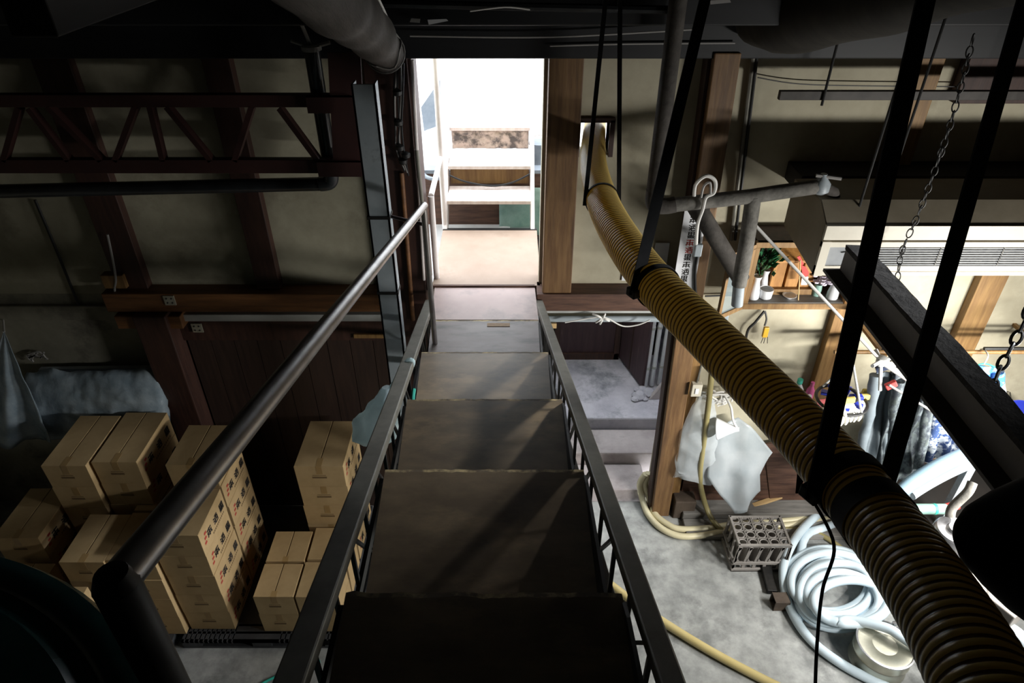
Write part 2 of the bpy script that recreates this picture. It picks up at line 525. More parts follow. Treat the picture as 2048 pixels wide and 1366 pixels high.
mb = MB()
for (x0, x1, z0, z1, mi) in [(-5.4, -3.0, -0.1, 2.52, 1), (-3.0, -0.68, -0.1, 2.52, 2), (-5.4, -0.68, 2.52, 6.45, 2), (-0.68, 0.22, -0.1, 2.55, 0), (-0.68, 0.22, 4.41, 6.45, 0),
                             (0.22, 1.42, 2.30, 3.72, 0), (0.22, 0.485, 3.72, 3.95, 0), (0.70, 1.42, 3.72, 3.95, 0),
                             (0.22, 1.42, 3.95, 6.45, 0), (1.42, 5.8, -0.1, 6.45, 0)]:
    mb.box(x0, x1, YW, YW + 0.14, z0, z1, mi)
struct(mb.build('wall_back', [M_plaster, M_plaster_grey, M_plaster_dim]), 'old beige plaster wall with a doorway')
struct(MB().box(-5.5, -5.4, -2.3, 5.0, -0.1, 6.5).build('wall_left', M_plaster_grey), 'grey plaster side wall')
struct(MB().box(5.8, 5.9, -2.3, 5.0, -0.1, 6.5).build('wall_right', M_plaster), 'plaster side wall')
struct(MB().box(-5.5, 5.9, -2.3, -2.2, -0.1, 6.5).build('wall_front', M_dark), 'dark board wall')

# timber frame of the far wall
n_trim = [0]


def trim(mb, m, label, **kw):
    n_trim[0] += 1
    return struct(mb.build('trim_%d' % n_trim[0], m, **kw), label)


trim(MB().box(0.245, 0.475, 4.74, 5.06, 2.62, 4.45), M_postwood, 'ochre wooden post at the right of the doorway', bevel=0.006)
trim(MB().box(-1.00, -0.70, 4.80, 5.06, 0, 4.45), M_redwood, 'dark wooden post at the left of the doorway', bevel=0.006)
trim(MB().box(-0.74, -0.675, 4.82, 5.08, 2.60, 4.41), M_redwood, 'reddish left jamb of the doorway', bevel=0.004)
trim(MB().prism([(1.425, 4.70, 0), (1.60, 4.70, 0), (1.49, 4.70, 4.45), (1.315, 4.70, 4.45)], (0, 0.24, 0)), M_postwood, 'ochre pillar beside the low passage', bevel=0.008)
trim(MB().prism([(1.40, 4.76, 0), (1.424, 4.76, 0), (1.314, 4.76, 4.45), (1.29, 4.76, 4.45)], (0, 0.13, 0)), M_redwood, 'dark red brown strip for the shaded left side of the pillar', bevel=0.004)  # shade of the pillar's left face, put in as a darker strip
trim(MB().prism([(1.61, 4.80, 0), (1.70, 4.80, 0), (1.66, 4.80, 2.3), (1.575, 4.80, 2.3)], (0, 0.1, 0)), M_ochre, 'narrow ochre strip behind the pillar', bevel=0.004)
for (xa, xb, z0, z1, m, lab, dx) in [(2.69, 2.90, 0.2, 4.45, M_ochre, 'ochre stud behind the hanging laundry', -0.03),
                                     (3.78, 4.00, 0.2, 4.45, M_ochre, 'ochre stud at the far right of the wall', -0.03),
                                     (-3.22, -2.97, 2.61, 4.45, M_redwood, 'dark stud nearest the left edge of the wall', 0.0),
                                     (-2.08, -1.89, 2.61, 4.45, M_redwood, 'narrow brown stud between the plaster panels', 0.0)]:
    t = MB().prism([(xa, 4.82, z1), (xb, 4.82, z1), (xb - dx, 4.82, z0), (xa - dx, 4.82, z0)], (0, 0.1, 0))
    trim(t, m, lab, bevel=0.006)
trim(MB().box(-3.09, -2.82, 4.66, 4.92, 0, 2.44), M_redwood, 'thick dark post under the orange beam', bevel=0.01)
trim(MB().box(0.20, 1.42, 4.72, 4.93, 2.46, 2.62), M_redwood_h, 'brown sill beam right of the stairs', bevel=0.006)
trim(MB().box(-3.32, -0.95, 4.74, 4.93, 2.44, 2.61), M_orangewood, 'orange brown beam across the left wall', bevel=0.006)
trim(MB().box(-3.26, -2.72, 4.70, 4.9, 2.30, 2.42), M_orangewood, 'short orange beam end above the thick post', bevel=0.006)
trim(MB().box(-2.82, -1.00, 4.82, 4.92, 2.10, 2.31), M_redwood, 'brown rail above the dark boarding', bevel=0.004)
mb = MB()
for k in range(9):
    x = -2.80 + k * 0.2
    mb.box(x, x + 0.194, 4.845, 4.91, 0, 2.12)
trim(mb, M_panelwood, 'dark vertical boarding under the beam')
trim(MB().box(0.22, 1.42, 4.80, 4.93, 2.39, 2.458), M_whitegrey, 'white strip under the sill beam', bevel=0.004)
trim(MB().tube([(0.2, 4.80, 2.335), (1.42, 4.80, 2.335)], 0.027, 14), M_greysteel, 'grey pipe under the white strip', smooth=True)
trim(MB().box(-3.08, -1.02, 4.76, 4.84, 2.335, 2.40), M_whitegrey, 'white strip under the orange beam', bevel=0.004)
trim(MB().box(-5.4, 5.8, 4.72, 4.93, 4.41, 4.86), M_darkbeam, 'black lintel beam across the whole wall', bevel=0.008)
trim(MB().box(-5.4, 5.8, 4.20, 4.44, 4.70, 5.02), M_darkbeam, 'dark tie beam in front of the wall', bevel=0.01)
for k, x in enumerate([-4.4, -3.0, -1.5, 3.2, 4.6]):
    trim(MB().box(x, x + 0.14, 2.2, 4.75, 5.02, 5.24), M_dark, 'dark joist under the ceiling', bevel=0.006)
trim(MB().box(3.05, 4.7, 4.80, 4.92, 4.10, 4.40), M_redwood, 'dark red board high on the right wall', bevel=0.004)
trim(MB().box(1.72, 5.8, 4.82, 4.91, 0.10, 0.62), M_redwood_h, 'dull brown wainscot board at the foot of the wall')
mb = MB().box(1.72, 3.3, 4.64, 4.84, 0, 0.11).box(1.72, 3.3, 4.40, 4.63, 0, 0.05)
trim(mb, M_greywood, 'greyed floor timbers along the wall', bevel=0.008)
trim(MB().box(-5.4, -3.3, 4.86, 4.92, 2.28, 2.42), M_plaster_grey, 'ledge of broken plaster at the left', bevel=0.01)

# frame of the little hole the hose goes through
mb = MB().box(0.465, 0.49, 4.86, 5.06, 3.70, 3.97).box(0.70, 0.735, 4.86, 5.06, 3.70, 3.97).box(0.465, 0.735, 4.86, 5.06, 3.95, 3.98)
trim(mb, M_redwood, 'wooden frame of the small hose opening', bevel=0.003)

# low passage under the platform
mb = MB()
mb.box(0.10, 1.40, 4.93, 5.31, -0.1, 0.14).box(0.10, 1.80, 5.32, 5.70, -0.1, 0.29)
struct(mb.build('floor_passage_steps', M_stonestep, bevel=0.02), 'pinkish stone steps in the passage')
struct(MB().box(0.10, 1.85, 5.71, 7.0, -0.1, 0.44).build('floor_passage', M_stone, bevel=0.02), 'blue grey stone floor of the passage')
struct(MB().box(-0.02, 0.22, 5.04, 7.0, -0.1, 2.40).build('wall_passage_left', M_palegreen), 'pale green wall of the passage')
struct(MB().box(1.80, 1.92, 5.04, 7.0, -0.1, 2.40).build('wall_passage_right', M_peeling), 'white peeling wall of the passage')
struct(MB().box(-0.02, 1.92, 6.9, 7.0, -0.1, 2.40).build('wall_passage_back', M_dark), 'dark end wall of the passage')

# door at the end of the passage and a leaf standing open
mb = MB().box(0.56, 1.27, 6.83, 6.89, 0.50, 2.26)
d1 = struct(mb.build('door_1', M_purple, bevel=0.004), 'dark closed door at the end of the passage')
MB().box(0.52, 0.58, 6.80, 6.90, 0.44, 2.27).box(1.25, 1.31, 6.80, 6.90, 0.44, 2.27).box(0.52, 1.31, 6.80, 6.90, 0.44, 0.53).build('door_frame', M_redwood, d1, bevel=0.003)
h = aZ(1237, 713, 0.47)
e = aZ(1283, 775, 0.47)
dd = (e - h).normalized()
nn = Vector((-dd.y, dd.x, 0)) * 0.035
mb = MB().prism([h, e, e + Vector((0, 0, 1.75)), h + Vector((0, 0, 1.75))], nn)
d2 = struct(mb.build('door_2', M_purple, bevel=0.004), 'dark purple door leaf standing open in the passage')
w = h + (e - h) * 0.5
MB().prism([h + (e - h) * 0.44 - nn * 0.15 + Vector((0, 0, 0.02)), h + (e - h) * 0.48 - nn * 0.15 + Vector((0, 0, 0.02)), h + (e - h) * 0.48 - nn * 0.15 + Vector((0, 0, 1.72)), h + (e - h) * 0.44 - nn * 0.15 + Vector((0, 0, 1.72))], nn * 1.3).build('batten', M_redwood, d2)

# white pipes and rubble in the passage
for k, (px, lab) in enumerate([(1290, 'white pipe beside the open purple door leaf'), (1303, 'middle white pipe on the passage wall'), (1318, 'white pipe nearest the passage pillar')]):
    q = aZ(px, 772 - k * 2, 0.46)
    t = thing('drain_pipe', lab, 'pipe', q)
    MB().tube([q, q + Vector((0, 0, 1.75))], 0.026, 12).build('pipe', M_pvc, t, smooth=True)
    mb = MB()
    for z in (0.25, 0.8, 1.35):
        mb.lathe(q + Vector((0, 0, z)), [(0.031, 0), (0.031, 0.03)], 12)
    mb.build('clip', M_whitegrey, t, smooth=True)
mb = MB()
for k in range(9):
    q = aZ(1275 + random.uniform(-8, 45), 785 + random.uniform(-8, 18), 0.45)
    s = random.uniform(0.03, 0.08)
    mb.lathe(q, [(s, 0), (s * 1.05, s * 0.3), (s * 0.6, s * 0.7), (0, s * 0.8)], 7)
tag(mb.build('rubble', M_stone), 'small heap of stone rubble at the foot of the white pipes', 'rubble', kind='stuff')
q = aZ(1322, 800, 0.44)
mb = MB().prism([q + Vector((-0.14, 0, 0)), q + Vector((0.12, 0.02, 0)), q + Vector((0.14, 0.05, 0.30)), q + Vector((0.02, 0.06, 0.22))], (0, 0.05, 0))
one('stone_slab', mb, M_stonestep, 'pale broken slab leaning behind the ochre pillar', 'slab', bevel=0.01)

# ================================================================== OUTSIDE THE DOORWAY
struct(MB().box(-9, -0.02, 5.04, 6.5, 2.1, 2.40).box(1.92, 9, 5.04, 6.5, 2.1, 2.40).build('ground_lower', M_ground), 'low ground outside')
struct(MB().box(-9, 9, 6.6, 16, 2.4, 2.92).build('ground_upper', M_ground), 'bright raised ground outside')
struct(MB().box(-9, 9, 6.50, 6.62, 2.25, 2.95).build('wall_outside_kerb', M_redwood_h), 'dark timber kerb outside')
struct(MB().box(-9, 9, 6.49, 6.63, 2.95, 2.985).build('trim_outside', M_outgrey), 'bluish capping of the kerb')
struct(MB().box(-9, 9, 11.5, 11.7, 2.9, 9).build('wall_outside', M_outer), 'white wall of the building across')

pl = thing('landing_platform', 'sunlit pale plywood landing just outside the doorway', 'platform', (-0.21, 4.86, 2.60))
MB().box(-0.655, 0.235, 4.86, 5.93, 2.585, 2.62).build('deck_board', M_platform, pl, bevel=0.004)
MB().box(-0.655, 0.235, 5.90, 5.94, 2.50, 2.625).build('edge_strip', M_blacksteel, pl)
for x in (-0.62, 0.18):
    MB().box(x, x + 0.05, 5.06, 5.9, 2.49, 2.585).build('bearer', M_redwood, pl)
for x in (-0.60, 0.17):
    MB().box(x, x + 0.045, 5.82, 5.865, 2.40, 2.585).build('leg', M_blacksteel, pl)

ob = thing('outdoor_steps', 'bleached open steps climbing from the landing into daylight', 'steps', (-0.2, 6.0, 2.62))
for x in (-0.655, 0.175):
    MB().beam((x + 0.02, 5.93, 2.53), (x + 0.02, 7.02, 3.63), 0.04, 0.15).build('stringer', M_outframe, ob, bevel=0.004)
MB().box(-0.61, 0.175, 5.97, 6.34, 2.85, 2.885).build('tread', M_outwood, ob, bevel=0.004)
MB().box(-0.61, 0.175, 6.30, 6.72, 3.065, 3.10).build('tread', M_outwood, ob, bevel=0.004)
MB().box(-0.61, 0.175, 6.72, 7.05, 3.30, 3.335).build('tread', M_outwood, ob, bevel=0.004)
MB().box(-0.60, 0.165, 6.40, 6.42, 2.885, 3.06).build('riser', M_ochre, ob)
mb = MB()
mb.grid(lambda u, v: Vector((-0.60 + u * 0.765, 6.74 + 0.018 * noise.noise(Vector((u * 14, v * 5, 2))), 3.12 + v * 0.18)), 40, 12)
mb.build('riser_plate', M_rustplate, ob, smooth=True, solid=0.01)
pa, pb = aY(885, 300, 6.2), aY(862, 392, 5.0)
orl = thing('outdoor_handrail', 'pale pole handrail at the left of the outdoor steps', 'handrail', (-0.66, 5.0, 2.62))
MB().tube([pb, pa, aY(886, 262, 6.7)], 0.022, 12).build('rail', M_outframe, orl, smooth=True)
MB().tube([Vector((pb.x, 4.99, 2.60)), pb], 0.024, 12).build('post', M_outframe, orl, smooth=True)
q = aY(890, 455, 5.96)
MB().tube([Vector((q.x, 5.97, 2.42)), Vector((q.x, 5.97, 4.7))], 0.026, 12).build('post', M_outframe, orl, smooth=True)
mb = MB().tube(smooth_path([(-0.60, 6.27, 3.02), (-0.45, 6.26, 2.96), (-0.2, 6.25, 2.92), (0.0, 6.26, 2.95), (0.17, 6.27, 3.03)], 6), 0.009, 8)
one('outdoor_cable', mb, M_cable, 'black cable sagging across the outdoor steps', 'cable', smooth=True)
mb = MB()
mb.grid(lambda u, v: Vector((-0.13 + u * 0.95, 6.45 + 0.02 * noise.noise(Vector((u * 8, v * 6, 0))), 2.30 + v * 0.52)), 24, 10)
one('green_tarp', mb, M_greencloth, 'pale green tarp against the dark kerb below the outdoor steps', 'tarp', smooth=True, solid=0.006)
# pale clutter left of the steps
for k, (pts, lab) in enumerate([([(842, 215), (880, 160), (882, 250), (848, 262)], 'pale tin sheet leaning high outside, left of the pole'),
                                ([(845, 285), (878, 280), (880, 330), (850, 335)], 'pale grey box shape outside, lower left of the doorway')]):
    P = [aY(px, py, 7.6 + 0.3 * (1 - k)) for px, py in pts]
    P[2].z = P[2].z
    mb = MB().prism(P, (0, 0.16 if k else 0.03, 0))
    one('tin_sheet' if k == 0 else 'storage_bin', mb, M_outgrey, lab, 'sheet' if k == 0 else 'bin')
mb = MB().tube(smooth_path([aZ(838, 330, 2.95), aZ(850, 352, 2.95), aZ(872, 358, 2.95), aZ(884, 350, 2.95)], 6), 0.02, 8)
one('garden_hose', mb, M_outgrey, 'grey hose on the bright ground left of the outdoor steps', 'hose', smooth=True)
for (px, py, s, lab) in [(1077, 330, 0.10, 'white bucket outside at the right of the steps'), ]:
    q = aZ(px, py, 2.93)
    b_ = thing('bucket', lab, 'bucket', q)
    MB().lathe(q, [(s * 0.8, 0), (s, 0.22), (s * 1.06, 0.22), (s * 1.06, 0.24)], 20).build('pail', M_outgrey, b_, smooth=True)
    MB().tube([q + Vector((s * math.cos(t), -0.03, 0.22 + 0.10 * math.sin(t))) for t in [math.pi * k / 10 for k in range(11)]], 0.006, 6).build('handle', M_outframe, b_, smooth=True)

# ================================================================== THE STAIRS
def cx(Y):
    return -0.035 - 0.039 * Y


RISE, RUN = 0.268, 0.776
stairs = thing('wooden_stairs', 'worn dark wooden stairs running down to the bright doorway', 'stairs', (-0.2, 4.8, 2.3))
nos = [(4.34, 2.62), (3.55, 2.89), (2.76, 3.155), (1.99, 3.42), (1.225, 3.69), (0.45, 3.96), (-0.325, 4.23), (-1.10, 4.50)]
for i, (Y, Z) in enumerate(nos):
    y0 = Y - 0.86
    mb = MB()
    n = 36
    top = []
    for k in range(n + 1):
        u = k / n
        wob = 0.006 * noise.noise(Vector((u * 17, i * 3.3, 0))) + 0.006 * noise.noise(Vector((u * 41, i * 2.1, 4)))
        yy = Y + wob
        top.append((cx(yy) - 0.405 + 0.81 * u, yy, Z))
    back = [(cx(y0) - 0.405 + 0.81 * k / n, y0, Z) for k in range(n + 1)]
    up = [Vector(p) for p in top]
    bk = [Vector(p) for p in back]
    inn = [p + (q - p).normalized() * 0.016 + Vector((0, 0, 0.0015)) for p, q in zip(up, bk)]
    th = Vector((0, 0, -0.035))
    vs = up + inn + bk + [p + th for p in up] + [p + th for p in bk]
    N = n + 1
    fs, ms = [], []
    for k in range(n):
        fs.append((k, k + 1, N + k + 1, N + k)); ms.append(1)
        fs.append((N + k, N + k + 1, 2 * N + k + 1, 2 * N + k)); ms.append(0)
        fs.append((k + 1, k, 3 * N + k, 3 * N + k + 1)); ms.append(1)
        fs.append((3 * N + k, 4 * N + k, 4 * N + k + 1, 3 * N + k + 1)); ms.append(0)
        fs.append((2 * N + k, 2 * N + k + 1, 4 * N + k + 1, 4 * N + k)); ms.append(0)
    fs += [(0, N, 2 * N, 4 * N, 3 * N), (N - 1, 2 * N - 1, 3 * N - 1, 5 * N - 1, 4 * N - 1)]
    ms += [0, 0]
    for f, m_ in zip(fs, ms):
        mb.add([vs[j] for j in f], [tuple(range(len(f)))], m_)
    mb.build('tread', [M_tread, M_treadedge] if i else [M_landing_grey, M_treadedge], stairs)
    MB().prism([(cx(Y) + 0.402, Y - 0.03, Z), (cx(Y) + 0.402, Y - 0.80, Z), (cx(Y) + 0.402, Y - 0.80, Z + 0.17), (cx(Y) + 0.402, Y - 0.10, Z + 0.03)], (0.012, 0, 0)).build('side_cheek', M_blacksteel, stairs)
# last board up to the door sill
mb = MB().prism([(cx(4.34) - 0.405, 4.345, 2.622), (cx(4.34) + 0.405, 4.345, 2.622), (cx(4.85) + 0.41, 4.855, 2.612), (cx(4.85) - 0.41, 4.855, 2.612)], (0, 0, -0.035))
mb.build('landing_board', M_landing, stairs)
MB().box(cx(4.85) - 0.42, cx(4.85) + 0.41, 4.846, 4.868, 2.60, 2.628).build('sill_strip', M_redwood_h, stairs)
q = aZ(997, 649, 2.622)
MB().box(q.x - 0.085, q.x + 0.085, q.y - 0.03, q.y + 0.015, 2.6215, 2.6255).build('label_plate', M_ochre, stairs)


def on_slope(Y, s, dz):
    return Vector((cx(Y) + s, Y, 2.89 + (3.55 - Y) * RISE / RUN + dz))


for s, wd in ((-0.445, 0.075), (0.437, 0.06)):
    pts = [on_slope(4.72, s, 0.06), on_slope(-1.2, s, 0.06)]
    MB().beam(pts[0], pts[1], wd, 0.045).build('side_rail', M_rail, stairs, bevel=0.006)
    pts = [on_slope(4.72, s, -0.30), on_slope(-1.2, s, -0.30)]
    MB().beam(pts[0], pts[1], 0.04, 0.05).build('stringer', M_blacksteel, stairs, bevel=0.004)
    for k in range(24):
        Y = 4.6 - k * 0.24
        mb = MB().beam(on_slope(Y, s, 0.04), on_slope(Y, s, -0.29), 0.014, 0.014, (0, 1, 0))
        mb.build('baluster', M_blacksteel, stairs)
        if k % 2 == 0:
            MB().beam(on_slope(Y, s, -0.28), on_slope(Y - 0.24, s, 0.03), 0.012, 0.012, (1, 0, 0)).build('diagonal_bar', M_blacksteel, stairs)
for i, (Y, Z) in enumerate(nos[1:]):
    for s in (-0.42, 0.415):
        MB().box(cx(Y) + s - 0.008, cx(Y) + s + 0.008, Y - 0.82, Y - 0.02, Z - 0.075, Z - 0.03).build('tread_bearer', M_blacksteel, stairs)
for s in (-0.36, 0.34):
    MB().box(s - 0.04 - 0.2, s + 0.04 - 0.2, 4.60, 4.68, 0, 2.50).build('leg', M_blacksteel, stairs)

# handrail on the left
P0, P1 = aD(232, 1168, 0.80), aD(848, 412, 4.30)
hr = thing('stair_handrail', 'bare steel pipe handrail down the left side of the stairs', 'handrail', on_slope(4.0, -0.5, 0))
MB().tube([P0, P1], 0.0235, 20).build('rail', M_pipe, hr, smooth=True)
foot = on_slope(P1.y, -0.50, 0.03)
MB().tube([P1 - Vector((0, 0.03, 0.01)), Vector((P1.x, P1.y + 0.02, foot.z - 0.3))], 0.019, 14).build('post', M_pipe, hr, smooth=True)
MB().tube([Vector((P1.x, P1.y + 0.02, P1.z - 0.14)), Vector((-0.80, 4.17, P1.z - 0.14))], 0.012, 10).build('tie_bar', M_redsteel, hr, smooth=True)
MB().lathe(P1, [(0.0, -0.001), (0.0235, 0), (0.0235, 0.02), (0.02, 0.026)], 16, rot=(P1 - P0).to_track_quat('Z', 'Y').to_matrix()).build('end_cap', M_pipe, hr, smooth=True)
pf = Vector((-0.475, P0.y, on_slope(P0.y, 0, 0.06).z))
MB().tube([P0, pf], 0.026, 18).build('post', M_blacksteel, hr, smooth=True)
MB().lathe(P0, [(0, -0.027), (0.019, -0.019), (0.0265, 0), (0.019, 0.019), (0, 0.027)], 18).build('elbow', M_blacksteel, hr, smooth=True)

# steel channel post standing left of the stairs
cp = thing('channel_post', 'blue grey steel channel post standing left of the stairs', 'post', (-0.87, 4.2, 0))
mb = MB().box(-0.94, -0.80, 4.12, 4.135, 0, 4.40)
mb.build('web', M_greysteel, cp)
for x in (-0.94, -0.812):
    MB().box(x, x + 0.012, 4.12, 4.22, 0, 4.40).build('flange', M_greysteel, cp)
mb = MB()
for z in (3.55, 2.98):
    mb.box(-0.945, -0.795, 4.112, 4.225, z, z + 0.02)
mb.build('strap_band', M_blacksteel, cp)
MB().box(-1.0, -0.74, 4.05, 4.28, 0, 0.015).build('base_plate', M_blacksteel, cp)

# conduits and wiring tied along the door post
cb = thing('cable_bundle', 'bundle of tied wires running down the post left of the doorway', 'cable', (-0.80, 4.76, 3.3))
for k in range(5):
    pts = [aY(790 + k * 3.5 + random.uniform(-3, 3), y, 4.76) for y in (125, 190, 250, 300)] + [aY(806 + k * 3 + random.uniform(-4, 4), 335 + k * 4, 4.76)]
    MB().tube(smooth_path([jit(p, 0.012, 6, k) for p in pts], 6), 0.007, 7).build('wire', M_cablegrey if k % 2 else M_cable, cb, smooth=True)
mb = MB()
for (px, py) in [(795, 185), (797, 245), (800, 295), (806, 322), (812, 310)]:
    mb.lathe(aY(px, py, 4.75), [(0, -0.035), (0.03, -0.015), (0.033, 0.01), (0, 0.03)], 9)
mb.build('insulator', M_cable, cb, smooth=True)
for k, (xa, ya, xb, yb, rr, m, lab) in enumerate([(803, 345, 826, 640, 0.018, M_orangewood, 'reddish conduit beside the door post'),
                                                  (833, 300, 862, 585, 0.016, M_rail, 'thin grey conduit at the left door jamb'),
                                                  (824, 120, 848, 560, 0.012, M_outframe, 'slim pale conduit along the left door jamb')]):
    mb = MB().tube([aY(xa, ya, 4.78), aY(xb, yb, 4.78)], rr, 10)
    one('conduit', mb, m, lab, 'conduit', smooth=True)

# ================================================================== LOGS AND ROOF CLUTTER
lg = thing('log_beam', 'crooked grey log beam ending above the channel post', 'log', (-0.74, 4.3, 4.45))
E_, B_ = aY(775, 112, 4.30), aD(655, -10, 2.95)
dirl = (B_ - E_)
pts = [E_, E_ + dirl * 0.33 + Vector((0.01, 0, 0.015)), E_ + dirl * 0.66 + Vector((0, 0, 0.02)), B_, E_ + dirl * 1.6, E_ + dirl * 2.4]
pp = smooth_path(pts, 8)
rad = [0.088 + 0.09 * (k / (len(pp) - 1)) ** 0.6 + 0.006 * math.sin(k * 0.9) for k in range(len(pp))]
MB().tube(pp, rad, 24, caps=False).build('trunk', M_log, lg, smooth=True)
d0 = (pp[1] - pp[0]).normalized()
MB().lathe(pp[0], [(0, 0), (0.088, 0.002), (0.09, 0.02)], 24, rot=d0.to_track_quat('Z', 'Y').to_matrix(), caps=False).build('cut_end', M_logend, lg)
# white cable lashed round the log
cpts = [pp[18] + Vector((0.12, 0, 0.13)), pp[12] + Vector((0.10, 0.0, 0.11)), pp[6] + Vector((0.085, 0, 0.075)), pp[1] + Vector((0.08, 0, 0.05)), aY(795, 122, 4.32), aY(790, 140, 4.5)]
one('lashing_cable', MB().tube(smooth_path(cpts, 8), 0.007, 8), M_string, 'white cable stapled along the crooked grey log', 'cable', smooth=True)
mb = MB()
c0 = pp[4]
t0 = (pp[5] - pp[3]).normalized()
aa = t0.orthogonal().normalized()
bb = t0.cross(aa)
mb.tube([c0 + t0 * 0.05 * math.sin(k) + (aa * math.cos(2 * math.pi * k / 24) + bb * math.sin(2 * math.pi * k / 24)) * (rad[4] + 0.006) for k in range(24)], 0.005, 6, closed=True)
c0 = pp[2]
mb.tube([c0 + (aa * math.cos(2 * math.pi * k / 24) + bb * math.sin(2 * math.pi * k / 24)) * (rad[2] + 0.006) for k in range(24)], 0.005, 6, closed=True)
one('wire_loop', mb, M_cablegrey, 'thin wire loops wound round the cut end of the log', 'wire', smooth=True)

l2 = thing('heavy_log', 'thick dark rounded log under the roof at the top right', 'log', (2.2, 4.0, 4.8))
pts = [aD(1500, 30, 4.3), aD(1560, 30, 4.1), aD(1700, 0, 3.7), aD(1900, -60, 3.3), aD(2150, -130, 2.9), aD(2500, -220, 2.6)]
pp2 = smooth_path(pts, 8)
rad2 = [0.12 + 0.10 * min(1, k / 8) + 0.01 * math.sin(k * 0.7) for k in range(len(pp2))]
MB().tube(pp2, rad2, 24).build('trunk', M_logdark, l2, smooth=True)

for (pts, r, m, lab, nm) in [([aY(560, 2, 4.15), aY(900, 10, 4.15), aY(1340, 20, 4.15)], 0.022, M_blackpipe, 'dark pipe running under the roof above the doorway', 'roof_pipe'),
                             ([aY(820, 72, 4.66), aY(1100, 74, 4.66), aY(1400, 58, 4.66)], 0.006, M_cablegrey, 'grey wire sagging across the black lintel', 'wire'),
                             ([aY(1100, 92, 4.7), aY(1250, 88, 4.7), aY(1470, 86, 4.7)], 0.006, M_cablegrey, 'grey wire along the lower edge of the black lintel', 'wire'),
                             ([aY(940, 22, 4.1), aY(1010, 14, 4.1), aY(1060, 19, 4.1)], 0.005, M_string, 'pale wire stub above the middle of the doorway', 'wire')]:
    one(nm, MB().tube(smooth_path(pts, 6), r, 8), m, lab, 'pipe' if nm == 'roof_pipe' else 'wire', smooth=True)
q = aY(875, 45, 4.18)
one('paper_scrap', MB().prism([q + Vector((-0.05, 0, -0.012)), q + Vector((0.06, 0, 0.008)), q + Vector((0.05, 0, 0.018)), q + Vector((-0.055, 0, 0.014))], (0, 0.006, 0)), M_paper, 'white paper scrap stuck on the tie beam above the doorway', 'paper')
q = aY(830, 42, 4.18)
one('paper_scrap', MB().prism([q + Vector((-0.03, 0, -0.006)), q + Vector((0.025, 0, -0.01)), q + Vector((0.03, 0, 0.01)), q + Vector((-0.02, 0, 0.014))], (0, 0.006, 0)), M_cablegrey, 'small grey scrap left of the white paper scrap', 'paper')
q = aY(1440, 5, 4.1)
one('paper_scrap', MB().prism([q + Vector((-0.05, 0, -0.01)), q + Vector((0.06, 0, 0.0)), q + Vector((0.05, 0, 0.015)), q + Vector((-0.055, 0, 0.01))], (0, 0.006, 0)), M_cablegrey, 'grey scrap at the very top above the sloping strap', 'paper')

# ================================================================== LEFT WALL: TRUSS AND PIPE
tr = thing('steel_truss', 'dark red lattice truss spanning the upper left wall', 'truss', (-2.6, 4.45, 3.6))
TY = 4.45
zt0, zt1 = aY(300, 215, TY).z, aY(300, 190, TY).z
zb0, zb1 = aY(300, 347, TY).z, aY(300, 320, TY).z
xe = aY(720, 250, TY).x
MB().box(-5.3, xe, TY, TY + 0.06, zt0, zt1).build('top_chord', M_redsteel, tr, bevel=0.003)
MB().box(-5.3, xe, TY, TY + 0.06, zb0, zb1).build('bottom_chord', M_redsteel, tr, bevel=0.003)
for (xa, ya, xb, yb) in [(273, 212, 232, 320), (302, 212, 328, 320), (335, 212, 424, 320), (505, 212, 471, 320), (560, 215, 636, 318), (98, 212, 205, 320), (60, 215, 140, 320), (40, 215, 10, 320)]:
    a, b = aY(xa, ya, TY + 0.03), aY(xb, yb, TY + 0.03)
    MB().beam(a, b, 0.035, 0.06, (0, 1, 0)).build('brace', M_redsteel, tr)
mb = MB().prism([aY(655, 105, TY), aY(720, 105, TY), aY(735, 350, TY), aY(668, 350, TY)], (0, 0.02, 0))
mb.build('gusset_plate', M_redsteel, tr)
for z in (zt1, zb1):
    MB().box(xe - 0.32, -1.0, TY - 0.02, TY + 0.09, z - 0.11, z - 0.01).build('end_plate', M_redsteel, tr)
tp = thing('black_pipe', 'black pipe running along the left wall and turning up', 'pipe', (-2.6, 4.55, 3.4))
a0, a1 = aY(-250, 388, 4.55), aY(640, 368, 4.55)
up1 = aY(662, 345, 4.55)
upt = aY(618, 95, 4.55)
MB().tube([a0, a1], 0.048, 18).build('level_run', M_blackpipe, tp, smooth=True)
MB().tube(smooth_path([a1, a1 + Vector((0.07, 0, 0.015)), up1, up1 + Vector((0, 0, 0.1))], 6), 0.052, 18).build('elbow', M_blackpipe, tp, smooth=True)
MB().tube([up1 + Vector((0, 0, 0.08)), Vector((up1.x, 4.55, upt.z))], 0.05, 18).build('riser', M_blackpipe, tp, smooth=True)
mb = MB().lathe(Vector((up1.x, 4.55, upt.z - 0.02)), [(0.05, 0), (0.062, 0.005), (0.062, 0.03), (0.05, 0.04)], 18)
mb.build('collar', M_cablegrey, tp, smooth=True)
mb = MB().tube([Vector((up1.x - 0.12, 4.55, upt.z + 0.04)), Vector((up1.x, 4.55, upt.z)), Vector((up1.x + 0.12, 4.55, upt.z + 0.03))], 0.012, 8)
mb.build('bracket', M_cablegrey, tp, smooth=True)
MB().tube(smooth_path([Vector((up1.x, 4.55, upt.z)), aY(608, 60, 4.5), aY(590, 20, 4.4), aY(575, -30, 4.3)], 6), 0.012, 8).build('hanger_wire', M_cablegrey, tp, smooth=True)

